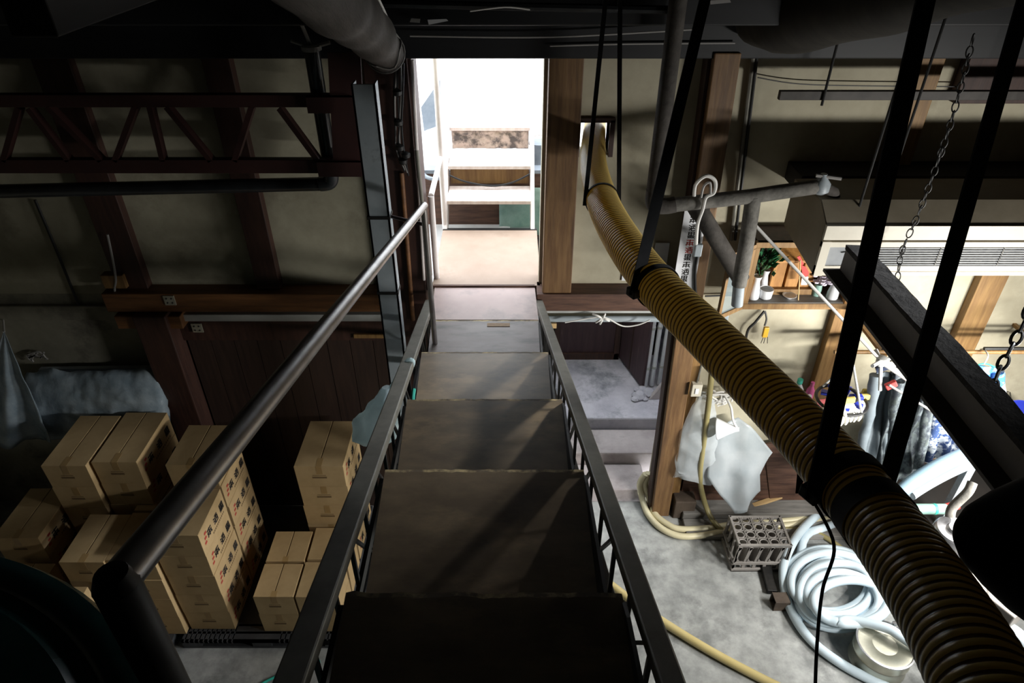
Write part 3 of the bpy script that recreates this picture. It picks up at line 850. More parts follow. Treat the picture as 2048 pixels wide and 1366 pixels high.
one('wall_cable', MB().tube(smooth_path([aY(70, 400, 4.88), aY(100, 470, 4.88), aY(135, 555, 4.88), aY(158, 612, 4.88)], 6), 0.011, 8), M_cable, 'black cable running down the plaster at the far left', 'cable', smooth=True)
for (px, py, lab) in [(340, 600, 'small metal bracket plate on the orange beam'), (395, 655, 'metal bracket plate below the white strip')]:
    c = aY(px, py, 4.74 if py < 620 else 4.81)
    t = thing('bracket_plate', lab, 'bracket', c)
    MB().box(c.x - 0.045, c.x + 0.045, c.y - 0.012, c.y, c.z - 0.045, c.z + 0.045).build('plate', M_tin, t, bevel=0.003)
    mb = MB()
    for dx, dz in ((-0.02, 0.02), (0.02, -0.02), (0.02, 0.02), (-0.02, -0.02)):
        mb.lathe((c.x + dx, c.y - 0.012, c.z + dz), [(0.008, 0), (0.006, 0.006), (0, 0.007)], 8, rot=Matrix.Rotation(math.pi / 2, 3, 'X'))
    mb.build('bolts', M_cable, t)
one('hanging_rope', MB().tube(smooth_path([jit(aY(x, y, 4.78), 0.015, 8) for x, y in [(215, 470), (224, 520), (232, 560), (228, 585), (240, 610)]], 5), 0.009, 7), M_cablegrey, 'frayed grey rope hanging on the leftmost dark stud', 'rope', smooth=True)
c = aY(228, 560, 4.80)
one('wood_block', MB().box(c.x - 0.09, c.x + 0.09, 4.78, 4.86, c.z - 0.07, c.z + 0.05), M_ochre, 'small tan wood block at the foot of the leftmost stud', 'block', bevel=0.006)
c = aY(740, 673, 4.8)
one('tan_strip', MB().box(c.x - 0.14, c.x + 0.12, 4.80, 4.83, c.z - 0.02, c.z + 0.02), M_ochre, 'thin tan wooden strip nailed on dark boarding beside the stairs', 'strip', bevel=0.003)
mb = MB()
c = aY(80, 712, 4.87)
for k in range(5):
    mb.tube(smooth_path([c + Vector((random.uniform(-0.1, 0.1), -0.02, random.uniform(-0.06, 0.06))) for _ in range(4)], 5), 0.008, 6)
one('wire_tangle', mb, M_cablegrey, 'grey tangle of wire above the wrapped plastic bundle', 'wire', smooth=True)

# ================================================================== PALLETS AND BOXES
def pallet(x0, x1, y0, y1, label):
    t = thing('plastic_pallet', label, 'pallet', ((x0 + x1) / 2, y0, 0), 'pallets under the cardboard boxes')
    mb = MB()
    mb.box(x0, x1, y0 + 0.16, y1, 0.075, 0.10)
    ns = 34
    w = (x1 - x0) / ns
    for k in range(ns + 1):                         # slotted front strip of the deck
        solid = 12 <= k <= 20
        xa = x0 + (k - 0.5) * w + (0.0 if solid else 0.3 * w)
        xb = x0 + (k + 0.5) * w
        mb.box(max(xa, x0), min(xb, x1), y0, y0 + 0.16, 0.075, 0.10)
    for yy in (y0, y0 + 0.07, y0 + 0.14):
        mb.box(x0, x1, yy, yy + 0.02, 0.075, 0.10)
    mb.build('deck', M_pallet, t)
    for xx in (x0, (x0 + x1) / 2 - 0.09, x1 - 0.16):
        MB().box(xx, xx + 0.16, y0, y1, 0.02, 0.075).build('block', M_pallet, t)
    MB().box(x0, x1, y0, y0 + 0.06, 0.0, 0.022).build('runner', M_pallet, t)
    MB().box(x0, x1, y1 - 0.06, y1, 0.0, 0.022).build('runner', M_pallet, t)
    return t


PZ = 0.10
pallet(-2.78, -1.42, 3.27, 4.75, 'dark grey plastic pallet with slots beneath the tall stacks near the stairs')
pallet(-4.30, -2.86, 2.85, 4.75, 'dark plastic pallet under the shaded boxes at the far left')

GLY = [
    [(0, .9, 1, .9), (.5, 1, .5, 0), (0, .55, 1, .55), (.1, .25, .9, .25), (.15, .5, .0, .05), (.85, .5, 1, .05)],
    [(0, .85, .25, .7), (0, .5, .25, .4), (.05, .05, .3, .25), (.4, .95, 1, .95), (.4, .7, 1, .7), (.4, .7, .4, 0), (1, .7, 1, 0), (.4, .35, 1, .35), (.4, .0, 1, .0), (.7, .95, .7, .4)],
    [(.1, 1, .9, 1), (.1, 1, .1, .5), (.9, 1, .9, .5), (.1, .75, .9, .75), (.1, .5, .9, .5), (.5, 1, .5, .1), (0, .3, 1, .3), (.3, .3, .05, 0), (.7, .3, 1, 0), (.25, .05, .8, .05)],
]


def glyph(mb, g, o, ux, uy, s, mi=0, w=0.085):
    """strokes drawn as thin slabs on a face: o origin, ux, uy unit vectors of the face"""
    n = ux.cross(uy).normalized()
    for (xa, ya, xb, yb) in GLY[g]:
        a = o + ux * xa * s + uy * ya * s
        b = o + ux * xb * s + uy * yb * s
        d = (b - a)
        if d.length < 1e-6:
            continue
        d.normalize()
        p = n.cross(d).normalized() * w * s
        a -= d * w * s * 0.5
        b += d * w * s * 0.5
        mb.add([a - p + n * 0.0012, b - p + n * 0.0012, b + p + n * 0.0012, a + p + n * 0.0012], [(0, 1, 2, 3)], mi)


def make_box(w, d, h, printed=True):
    """a carton at the origin (centre of its base)"""
    t = thing('cardboard_box', 'plain brown cardboard box', 'box', (0, 0, 0))
    mb = MB()
    mb.box(-w / 2, w / 2, -d / 2, d / 2, 0, h - 0.004)
    mb.box(-w / 2, -0.004, -d / 2, d / 2, h - 0.004, h)
    mb.box(0.004, w / 2, -d / 2, d / 2, h - 0.004, h)
    mb.build('carton', M_card, t, bevel=0.0025)
    MB().box(-0.004, 0.004, -d / 2 * 0.66, d / 2, h - 0.0045, h - 0.002).build('flap_gap', M_cardslot, t)
    mb = MB().box(-0.025, 0.025, -d / 2 - 0.0008, -d / 2, h * 0.62, h - 0.002)
    mb.box(-0.025, 0.025, -d / 2, -d / 2 * 0.66, h, h + 0.0008)
    mb.build('tape_strip', M_cardtape, t)
    mb = MB()
    mb.box(-w * 0.17, w * 0.13, -d / 2 - 0.0012, -d / 2, h * 0.42, h * 0.50)
    mb.box(-w * 0.16, w * 0.12, -d / 2 - 0.0012, -d / 2, h * 0.55, h * 0.57)
    mb.build('end_print', M_inkgrey, t)
    if printed:
        ux, uy = Vector((0, 1, 0)), Vector((0, 0, 1))
        s = h * 0.30
        # the row of characters runs along the long side
        mb = MB()
        for k in range(3):
            o = Vector((w / 2, -d * 0.25 + k * d * 0.265, h * 0.32))
            glyph(mb, k, o, ux, uy, s * 0.95, 0, 0.10)
        mb.build('characters', M_ink, t)
        mb = MB()
        for k in range(3):
            o = Vector((w / 2 + 0.0012, -d * 0.40 + k * d * 0.03, h * (0.30 + 0.16 * k)))
            mb.add([o, o + Vector((0, 0.035, 0)), o + Vector((0, 0.035, 0.022)), o + Vector((0, 0, 0.022))], [(0, 1, 2, 3)])
        mb.build('red_print', M_inkred, t)
        mb = MB()
        for k in range(11):
            o = Vector((w / 2 + 0.0012, -d * 0.10 + k * d * 0.045, h * 0.13))
            mb.add([o, o + Vector((0, d * 0.03, 0)), o + Vector((0, d * 0.03, 0.018)), o + Vector((0, 0, 0.018))], [(0, 1, 2, 3)])
        mb.build('small_print', M_inkgrey, t)
    return t


ORD = ['bottom', 'second from the bottom', 'third', 'fourth', 'fifth', 'sixth', 'seventh']
BH = 0.242
_protos = {}


def stack(x0, x1, y0, y1, n, where, printed=True, h=BH, group='cardboard boxes on the pallets', rot=0.0, z0=PZ):
    key = (round(x1 - x0, 3), round(y1 - y0, 3), h, printed)
    for i in range(n):
        lab = ('printed ' if printed else 'plain ') + 'cardboard box, ' + ('topmost' if i == n - 1 else ORD[i]) + ' ' + where
        loc = ((x0 + x1) / 2 + random.uniform(-0.004, 0.004), (y0 + y1) / 2 + random.uniform(-0.004, 0.004), z0 + i * (h + 0.0015) + 0.001)
        if key not in _protos:
            o = make_box(x1 - x0, y1 - y0, h, printed)
            _protos[key] = o
            o.location = loc
            o['label'] = lab
        else:
            o = copy_tree(_protos[key], loc, lab)
        o.rotation_euler = (0, 0, rot + random.uniform(-0.008, 0.008))
        o['group'] = group


stack(-2.735, -2.36, 3.38, 3.85, 5, 'of the tall front stack with black characters')
stack(-2.735, -2.36, 3.87, 4.34, 6, 'of the stack right behind the tall front one')
stack(-3.12, -2.755, 3.34, 3.81, 4, 'of the stack left of the tall front one', False)
stack(-3.12, -2.755, 3.84, 4.31, 4, 'of the stack behind the unprinted left one', False)
stack(-1.83, -1.42, 4.10, 4.67, 5, 'of the narrow stack beside the stairs')
stack(-2.10, -1.775, 3.36, 3.68, 2, 'of the low front pair left of the stairs', False)
stack(-2.10, -1.775, 3.70, 4.02, 2, 'of the low pair behind the front left one', False)
stack(-1.75, -1.42, 3.36, 3.70, 2, 'of the low front pair touching the stairs', False)
stack(-1.75, -1.42, 3.72, 4.06, 2, 'of the low pair before the narrow stack', False)
stack(-3.72, -3.37, 3.86, 4.46, 6, 'of the stack below the wrapped bundle', False)
stack(-3.345, -2.99, 3.90, 4.50, 6, 'of the shaded stack beside the thick post', True)
stack(-3.47, -3.13, 3.32, 3.79, 4, 'of the shaded stack before the high pair', False)
stack(-4.12, -3.76, 3.55, 4.08, 4, 'of the printed stack at the left edge', True)
stack(-4.02, -3.68, 2.98, 3.50, 3, 'of the low stack beyond the tank', False)
stack(-3.65, -3.31, 2.93, 3.28, 3, 'of the dim stack beside the black post', False)

# wrapped plastic bundle and hanging plastic at the far left
pb_ = thing('wrapped_bundle', 'long bundle wrapped in cloudy plastic behind the shaded boxes', 'bundle', aY(190, 800, 4.68))
A, B, Cc, D = aY(55, 742, 4.72), aY(318, 738, 4.72), aY(345, 850, 4.60), aY(40, 880, 4.60)
mb = MB()


def bund(u, v):
    p = (A * (1 - u) + B * u) * (1 - v) + (D * (1 - u) + Cc * u) * v
    f = math.sin(math.pi * min(max(v, 0), 1)) ** 0.5 * math.sin(math.pi * min(max(u, 0.0), 1.0)) ** 0.25
    p = p + Vector((0, -0.13 * f, 0)) + noise.noise_vector(p * 5) * 0.03 + noise.noise_vector(p * 17) * 0.012
    return p


mb.grid(bund, 46, 22)
mb.build('film_wrap', M_bluefilm, pb_, smooth=True, angle=60, solid=0.004)
mb = MB()
mb.prism([A + Vector((0.05, 0.06, -0.03)), B + Vector((-0.05, 0.06, -0.03)), Cc + Vector((-0.05, 0.16, 0.03)), D + Vector((0.05, 0.16, 0.03))], (0, 0.04, 0))
mb.build('filling', M_greysteel, pb_)
hp = thing('hanging_plastic_sheet', 'bluish plastic sheet gathered and hanging at the far left edge', 'sheet', aY(5, 665, 4.5))
mb = MB()


def hangs(u, v):
    top = aY(8, 662, 4.5)
    bl, br = aY(-90, 900, 4.45), aY(110, 880, 4.45)
    p = top * (1 - v) + (bl * (1 - u) + br * u) * v
    return p + Vector((0, -0.05 * math.sin(u * 14) * v, 0)) + noise.noise_vector(p * 6) * 0.03 * v


mb.grid(hangs, 30, 22)
mb.build('film', M_bluefilm, hp, smooth=True, angle=180, solid=0.003)
MB().tube([aY(8, 664, 4.5), aY(6, 640, 4.86)], 0.008, 6).build('tie', M_string, hp)

# carrier bag tied to the left rail
bg = thing('carrier_bag', 'pale blue carrier bag hanging on the left side rail of the stairs', 'bag', on_slope(3.2, -0.48, 0))
TB = aZ(782, 775, on_slope(3.2, -0.5, 0).z)
TB = aY(782, 775, 3.20)
TB2 = aY(752, 884, 3.14)
mb = MB()


def bagf(u, v):
    a = u * 2 * math.pi
    wv = 0.03 + 0.115 * math.sin(min(1, v * 1.25) * math.pi / 2) ** 1.1
    wv *= 1 - 0.55 * max(0, v - 0.85) / 0.15
    p = TB.lerp(TB2, v) + Vector((math.cos(a) * wv * 1.0 - 0.02, math.sin(a) * wv * 0.6, 0))
    return p + noise.noise_vector(p * 9) * 0.035 * min(1, v * 2) + noise.noise_vector(p * 25) * 0.01


mb.grid(bagf, 36, 26)
mb.build('bag_body', M_bag, bg, smooth=True, angle=70)
hk = on_slope(3.15, -0.445, 0.085)
MB().tube(smooth_path([TB, hk, Vector((hk.x + 0.03, hk.y, hk.z - 0.03)), Vector((TB.x, TB.y + 0.02, TB.z - 0.02))], 6), 0.012, 8).build('handle', M_bag, bg, smooth=True)
MB().tube(smooth_path([on_slope(3.0, -0.40, -0.05), on_slope(2.95, -0.405, -0.10), on_slope(2.9, -0.40, -0.16)], 4), 0.012, 8).build('knot', M_teal, bg, smooth=True)

# dark green tank close to the camera
gt = thing('green_tank', 'huge dark green enamelled brewing tank in the near left corner', 'tank', (-1.78, 0.178, 0))
GC = Vector((-1.78, 0.178, 3.80))
TR = 1.135
for nm, prof in (('shell', [(TR, -3.80), (TR, -0.16), (TR - 0.004, -0.10)]), ('rim', [(TR - 0.004, -0.10), (TR + 0.012, -0.09), (TR + 0.014, -0.04), (TR, -0.012), (TR - 0.03, 0.0), (TR - 0.07, 0.0), (TR - 0.085, -0.012)]), ('lid', [(TR - 0.085, -0.014), (TR - 0.12, -0.012), (TR - 0.14, 0.012), (0.70, 0.06), (0.30, 0.09), (0.0, 0.095)])):
    MB().lathe(GC, prof, 96, caps=False).build(nm, M_green, gt, smooth=True)
MB().lathe(GC, [(0.80, 0.05), (0.815, 0.060), (0.80, 0.066), (0.78, 0.056)], 80, caps=False).build('lid_bead', M_green, gt, smooth=True)
MB().lathe(GC + Vector((0, 0, 0.085)), [(0.22, 0), (0.22, 0.05), (0.20, 0.06), (0, 0.065)], 32).build('hatch', M_green, gt, smooth=True)

one('turquoise_string', MB().tube(smooth_path([aZ(500, 1385, 0.012), aZ(530, 1364, 0.012), aZ(565, 1348, 0.012), aZ(600, 1334, 0.012), aZ(640, 1322, 0.012)], 6), 0.011, 8), M_turq, 'turquoise cord on the floor left of the stairs', 'cord', smooth=True)

# ================================================================== THE YELLOW SUCTION HOSE
hpts = [aD(1192, 235, 5.6), aD(1188, 272, 4.95), aD(1187, 330, 4.25), aD(1206, 405, 3.50), aD(1246, 482, 3.02), aD(1312, 570, 2.65), aD(1398, 655, 2.38), aD(1492, 748, 2.14), aD(1592, 850, 1.92), aD(1692, 962, 1.70), aD(1790, 1085, 1.48), aD(1880, 1215, 1.29), aD(1962, 1360, 1.13), aD(2060, 1560, 0.98)]
HR = 0.083
hp_fine = smooth_path(hpts, 60)
# resample evenly
seg = [0.0]
for i in range(1, len(hp_fine)):
    seg.append(seg[-1] + (hp_fine[i] - hp_fine[i - 1]).length)
L = seg[-1]
PITCHH = 0.0225
SUB = 8
nr = int(L / PITCHH * SUB)
path = []
j = 0
for i in range(nr + 1):
    s = L * i / nr
    while j < len(seg) - 2 and seg[j + 1] < s:
        j += 1
    t = (s - seg[j]) / max(1e-9, seg[j + 1] - seg[j])
    path.append(hp_fine[j].lerp(hp_fine[j + 1], t))
prof8 = [0.4, 0.85, 1.0, 1.0, 0.85, 0.4, 0.0, 0.0]
hz = thing('suction_hose', 'thick ribbed yellow brown suction hose slung across the room in black straps', 'hose', hpts[1])


def hose_part(i0, i1, nm):
    mb = MB()
    seg_n = 40
    P = path[i0:i1 + 1]
    rr = [HR - 0.0020 + 0.0022 * prof8[(i0 + k) % SUB] for k in range(len(P))]
    mb.tube(P, rr, seg_n, caps=False)
    for k in range(len(mb.m)):
        ring = k // seg_n
        ph = (i0 + ring) % SUB
        mb.m[k] = 0 if ph in (0, 1, 2, 3, 4) else 1
    return mb.build(nm, [M_hose_rib, M_hose_web], hz, smooth=True, angle=180)


hose_part(0, nr, 'ribbed_tube')


def near_path(px, py):
    """index of the hose point that shows nearest to this place"""
    best, bi = 1e9, 0
    for i, p in enumerate(path):
        v = p - Vector((0, 0, CAM_H))
        z = v.y * _C - v.z * _S
        yc = -v.y * _S - v.z * _C
        x, y = 1024 + FPX * v.x / z, 683 + FPX * yc / z
        d = (x - px) ** 2 + (y - py) ** 2
        if d < best:
            best, bi = d, i
    return bi


def hose_frame(i):
    t = (path[min(i + 6, nr)] - path[max(i - 6, 0)]).normalized()
    up = (Vector((0, 0, 1)) - t * t.z).normalized()
    return path[i], t, up, t.cross(up)


bi = near_path(1745, 1035)
MB().tube([path[k] for k in range(bi - 12, bi + 13)], HR + 0.0035, 40, caps=False).build('black_band', M_strap, hz, smooth=True)


def sling(i, legs, width, label, loopw=None, buckle=False):
    """webbing loop round the hose at path index i, legs run up to the given points; each leg is one (side, top)"""
    c, t, up, sd = hose_frame(i)
    s = thing('hanging_strap', label, 'strap', c)
    mb = MB()
    lw = loopw or width
    n = 40
    ring_in, ring_out = [], []
    for e in (-1, 1):
        for rr in (HR + 0.0015, HR + 0.0065):
            lst = [c + t * (e * lw / 2) + (up * math.sin(a) + sd * math.cos(a)) * rr for a in [2 * math.pi * k / n for k in range(n)]]
            ring_in.append(lst)
    vs = [p for lst in ring_in for p in lst]
    fs = []
    for (a, b) in ((0, 1), (1, 3), (3, 2), (2, 0)):
        for k in range(n):
            k2 = (k + 1) % n
            fs.append((a * n + k, a * n + k2, b * n + k2, b * n + k))
    mb.add(vs, fs)
    mb.build('loop', M_strap, s, smooth=True)
    for (side, top) in legs:
        p = c + sd * side * (HR + 0.004)
        mb = MB().beam(p - (top - p).normalized() * 0.03, top, width, 0.006, up=(0, 1, 0.2))
        mb.build('leg_webbing', M_strap, s)
    if buckle:
        p = c + sd * buckle * (HR + 0.015) - up * 0.015
        MB().obox(p, 0.03, 0.05, 0.035, Matrix.Rotation(0.5, 3, 'Z')).build('buckle', M_cable, s, bevel=0.004)
    return s


i1 = near_path(1204, 400)
i2 = near_path(1312, 575)
i3 = near_path(1700, 975)
# choose which side of the hose shows left in the picture
_, _t, _u, _sd = hose_frame(i1)
LS = -1 if _sd.x > 0 else 1
sling(i1, [(LS, aY(1212, -10, 3.5)), (-LS, aY(1240, -10, 3.5))], 0.022, 'pair of thin black straps holding the hose near the wall opening')
sling(i2, [(LS, aY(1412, -10, 3.0))], 0.046, 'broad black strap on the middle of the hose by the doorway', 0.03, buckle=LS)
sling(i3, [(LS, aY(1860, -40, 1.85)), (-LS, aY(2062, -40, 1.95))], 0.052, 'widest black strap pair carrying the hose in the foreground', 0.055, buckle=LS)
c3, t3, u3, s3 = hose_frame(i3)
pq = c3 + s3 * LS * (HR + 0.01) - u3 * 0.03
one('strap_tail', MB().tube(smooth_path([pq, aD(1668, 1090, 1.62), aD(1645, 1180, 1.60), aD(1634, 1290, 1.58), aD(1630, 1420, 1.56), aD(1632, 1600, 1.54)], 8), 0.0042, 8), M_cable, 'thin black cord hanging down from the widest strap', 'cord', smooth=True)

# ================================================================== RIGHT SIDE, OVERHEAD
# steel I beam
bx0, bz = 1.60, 3.80
ib = thing('steel_beam', 'grimy steel I beam slanting through the right of the view', 'beam', (1.68, 2.96, bz))
MB().box(1.535, 1.70, -0.4, 2.97, bz, bz + 0.016).build('lower_flange', M_ibeam, ib, bevel=0.002)
MB().box(1.612, 1.624, -0.4, 2.96, bz + 0.016, bz + 0.125).build('web', M_ibeamweb, ib)
mb = MB()
ny = 60
vs, fs = [], []
for k in range(ny + 1):
    y = -0.4 + 3.36 * k / ny
    for (x, z) in ((1.608, 0.125), (1.705, 0.125), (1.705, 0.148), (1.608, 0.148)):
        vs.append(Vector((x, y, bz + z)) + (noise.noise_vector(Vector((x * 9, y * 11, z))) * 0.007 if z > 0.14 else Vector()))
for k in range(ny):
    for q_ in range(4):
        fs.append((k * 4 + q_, k * 4 + (q_ + 1) % 4, k * 4 + 4 + (q_ + 1) % 4, k * 4 + 4 + q_))
fs += [(0, 1, 2, 3), (ny * 4, ny * 4 + 1, ny * 4 + 2, ny * 4 + 3)]
mb.add(vs, fs)
mb.build('upper_flange', M_dirtblack, ib)
for y in (0.4,):
    MB().box(1.64, 1.66, y, y + 0.05, bz + 0.14, 6.4).build('hanger', M_blacksteel, ib)

# unit heater hung before the wall
X0, X1 = 1.955, 4.95
Yf, Yb, Zb, Zt = 3.90, 4.52, 3.263, 3.612
uh = thing('unit_heater', 'long cream ceiling air unit with a dusty grille hung at the right', 'air unit', (3.2, 3.9, Zb))
mb = MB()
prof = [(X0, Yf, Zb), (X0, Yf, Zt), (X0, Yf + 0.16, Zt + 0.10), (X0, Yb, Zt + 0.06), (X0, Yb, Zb + 0.06)]
mb.prism(prof, (X1 - X0, 0, 0))
mb.build('casing', M_casing, uh, bevel=0.006)
mb = MB()
yF = Yf - 0.018
mb.box(X0, X1, yF, Yf + 0.01, Zt - 0.095, Zt)                      # upper fascia
mb.box(X0, X0 + 0.055, yF - 0.003, Yf + 0.01, Zb - 0.002, Zt - 0.107)
mb.box(X0, X1, yF, Yf + 0.01, Zt - 0.145, Zt - 0.11)
mb.box(X0, X1, yF, Yf + 0.01, Zb, Zb + 0.028).box(X0, X1, yF, Yf + 0.01, Zb + 0.046, Zb + 0.07)
mb.box(X0, X1, yF + 0.004, Yf + 0.01, Zb + 0.028, Zb + 0.046)
mb.build('front_frame', M_cream, uh)
MB().box(X0 + 0.055, X0 + 0.33, yF + 0.008, Yf + 0.01, Zb + 0.07, Zt - 0.145).build('control_panel', M_grillegrey, uh)
MB().box(X0 + 0.33, X1, yF + 0.012, Yf + 0.01, Zb + 0.07, Zt - 0.145).build('grille_back', M_grilledark, uh)
mb = MB()
zz = Zb + 0.074
while zz < Zt - 0.15:
    mb.box(X0 + 0.33, X1, yF + 0.004, yF + 0.012, zz, zz + 0.007)
    zz += 0.0165
mb.build('louvre', M_grillegrey, uh)
mb = MB()
for k in range(7):
    x = X0 + 0.36 + k * 0.4
    mb.box(x, x + 0.006, yF + 0.002, yF + 0.012, Zb + 0.07, Zt - 0.145)
mb.build('guard_bars', M_grilledark, uh)
mb = MB().tube([(X0 + 0.14, yF + 0.004, Zb + 0.165), (X0 + 0.20, yF + 0.002, Zb + 0.175)], 0.004, 6)
mb.build('logo_mark', M_cable, uh)
for (px, py, ptx, pty) in [(1715, 425, 1745, 150), (1775, 385, 1850, 60)]:
    b0 = aY(px, py, Yf + 0.12)
    b1 = aY(ptx, pty, Yf + 0.12)
    MB().tube([Vector((b0.x, Yf + 0.12, Zt + 0.05)), Vector((b0.x, Yf + 0.12, 5.1))], 0.008, 8).build('hanger_rod', M_cable, uh, smooth=True)
for x in (3.4, 4.4):
    MB().tube([Vector((x, Yf + 0.3, Zt + 0.05)), Vector((x, Yf + 0.3, 5.1))], 0.008, 8).build('hanger_rod', M_cable, uh, smooth=True)

# dark duct behind / above the unit
dk = thing('dark_duct', 'dark sheet metal duct above and behind the cream air unit', 'duct', (3.5, 4.6, 3.7))
za, zb_ = aY(1800, 388, 4.6).z, aY(1800, 352, 4.6).z
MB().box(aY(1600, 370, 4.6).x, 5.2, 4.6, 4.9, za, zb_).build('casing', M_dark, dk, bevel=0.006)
mb = MB().box(aY(1600, 370, 4.6).x, 5.2, 4.585, 4.6, za, za + 0.02)
mb.build('seam', M_cablegrey, dk)

# grey lagged pipework
lp = thing('lagged_pipe', 'grey cloth wrapped pipe dropping and branching toward the air unit', 'pipe', aY(1308, 400, 4.1))
PY = 4.10
v0 = aY(1308, 385, PY)
MB().tube([Vector((v0.x, PY, 5.1)), Vector((v0.x, PY, v0.z))], 0.05, 18).build('drop_pipe', M_lagdark, lp, smooth=True)
el = smooth_path([Vector((v0.x, PY, v0.z + 0.02)), aY(1308, 408, PY), aY(1330, 412, PY), aY(1350, 409, PY)], 6)
MB().tube(el, 0.052, 18).build('elbow', M_lagdark, lp, smooth=True)
h1 = aY(1642, 372, PY)
MB().tube([aY(1345, 410, PY), aY(1500, 393, PY), h1], 0.047, 18).build('level_pipe', M_lag, lp, smooth=True)
MB().tube([aY(1507, 392, PY), aY(1494, 480, PY), aY(1478, 570, PY)], 0.05, 18).build('branch_pipe', M_lag, lp, smooth=True)
MB().tube([aY(1478, 568, PY), aY(1474, 610, PY)], 0.04, 16).build('branch_end', M_greysteel, lp, smooth=True)
dp_ = thing('lagged_pipe', 'dark wrapped pipe slanting down behind the grey branch pipe', 'pipe', aY(1408, 440, 4.45))
MB().tube([aY(1398, 420, 4.45), aY(1440, 490, 4.42), aY(1483, 560, 4.38)], 0.062, 18).build('pipe', M_lagdark, dp_, smooth=True)
MB().tube([aY(1392, 410, 4.46), aY(1402, 427, 4.45)], 0.07, 18).build('end_collar', M_lagdark, dp_, smooth=True)
vv = thing('pipe_valve', 'grey valve with a lever where the wrapped pipe meets the air unit', 'valve', h1)
MB().lathe(h1 + Vector((0, 0, -0.05)), [(0.03, 0), (0.055, 0.02), (0.055, 0.07), (0.03, 0.10), (0.02, 0.13)], 16).build('valve_body', M_greysteel, vv, smooth=True)
MB().tube([h1 + Vector((-0.05, 0, 0.07)), h1 + Vector((0.10, -0.03, 0.06))], 0.012, 8).build('lever', M_cablegrey, vv, smooth=True)
MB().tube([h1, h1 + Vector((0.10, 0.02, -0.05)), h1 + Vector((0.16, 0.05, -0.16))], 0.035, 12).build('outlet', M_lagdark, vv, smooth=True)
wl = thing('white_cable_loop', 'white cable loop hung over the wrapped pipe beside the pillar', 'cable', aY(1410, 380, 4.05))
MB().tube(smooth_path([aY(1388, 392, 4.03), aY(1392, 368, 4.03), aY(1412, 352, 4.03), aY(1430, 362, 4.03), aY(1428, 385, 4.03), aY(1412, 395, 4.03), aY(1405, 420, 4.03), aY(1395, 450, 4.05), aY(1392, 490, 4.08)], 8), 0.012, 8).build('cord', M_string, wl, smooth=True)
MB().tube(smooth_path([aY(1402, 395, 4.02), aY(1408, 372, 4.02), aY(1420, 366, 4.02), aY(1421, 388, 4.02)], 8), 0.008, 8).build('inner_cord', M_cablegrey, wl, smooth=True)
q = aY(1396, 500, 4.08)
MB().obox(q, 0.05, 0.03, 0.09).build('plug', M_greysteel, wl, bevel=0.006)
one('dangling_cable', MB().tube(smooth_path([jit(aY(x, y, 4.68), 0.008, 7) for x, y in [(1398, 420), (1398, 480), (1390, 540), (1392, 600)]], 6), 0.012, 8), M_cable, 'black cable hanging on the pillar behind the white cable loop', 'cable', smooth=True)
for k, (xt, xb) in enumerate([(1508, 1462), (1516, 1470)]):
    one('wall_conduit', MB().tube([aY(xt, 95, 4.86), aY(xb, 480, 4.86)], 0.016 - 0.004 * k, 8), M_rail if k == 0 else M_cable, ['grey conduit running up the wall right of the pillar', 'thin black conduit on the wall right of the grey one'][k], 'conduit', smooth=True)

# rod high on the right wall
hb = thing('hanging_bar', 'dark bar hung level high on the right wall', 'bar', aY(1560, 187, 4.6))
zbar = aY(1700, 188, 4.6).z
xb0 = aY(1556, 187, 4.6).x
MB().box(xb0, 5.4, 4.56, 4.60, zbar - 0.03, zbar + 0.028).build('bar', M_ibeam, hb, bevel=0.004)
for x in (aY(1645, 188, 4.58).x, 4.4):
    MB().tube([(x, 4.55, zbar - 0.06), (x, 4.55, 5.1)], 0.009, 8).build('hanger_rod', M_cable, hb, smooth=True)
one('bell_wire', MB().tube(smooth_path([aY(1515, 155, 4.85), aY(1600, 168, 4.85), aY(1750, 172, 4.85), aY(2048, 174, 4.85)], 6), 0.004, 6), M_cable, 'thin dark wire strung along the right wall above the bar', 'wire', smooth=True)


def chain(nm, pts, label, link=0.05, r=0.005, m=M_cable):
    t = thing(nm, label, 'chain', pts[0])
    mb = MB()
    P = [Vector(p) for p in pts]
    pa_ = smooth_path(P, 10)
    s = [0]
    for i in range(1, len(pa_)):
        s.append(s[-1] + (pa_[i] - pa_[i - 1]).length)
    n = int(s[-1] / (link * 0.78))
    j = 0
    for k in range(n):
        d = s[-1] * (k + 0.5) / n
        while j < len(s) - 2 and s[j + 1] < d:
            j += 1
        c = pa_[j]
        tt = (pa_[j + 1] - pa_[j]).normalized()
        a = tt.orthogonal().normalized()
        if k % 2:
            a = tt.cross(a)
        mb.tube([c + tt * math.sin(2 * math.pi * q / 14) * link / 2 + a * math.cos(2 * math.pi * q / 14) * link * 0.26 for q in range(14)], r, 6, closed=True)
    mb.build('links', m, t, smooth=True)
    return t


chain('hanging_chain', [aD(2070, 590, 3.2), aD(2046, 650, 3.2), aD(2020, 700, 3.2), aD(1998, 742, 3.2), aD(1980, 790, 3.2)], 'heavy link chain hanging at the right edge over the laundry', 0.075, 0.008)
chain('hanging_chain', [aY(1945, 80, 3.75), aY(1900, 250, 3.75), aY(1840, 420, 3.75), aY(1805, 500, 3.75), aY(1795, 560, 3.75)], 'fine chain hanging in front of the air unit between the straps', 0.06, 0.004)

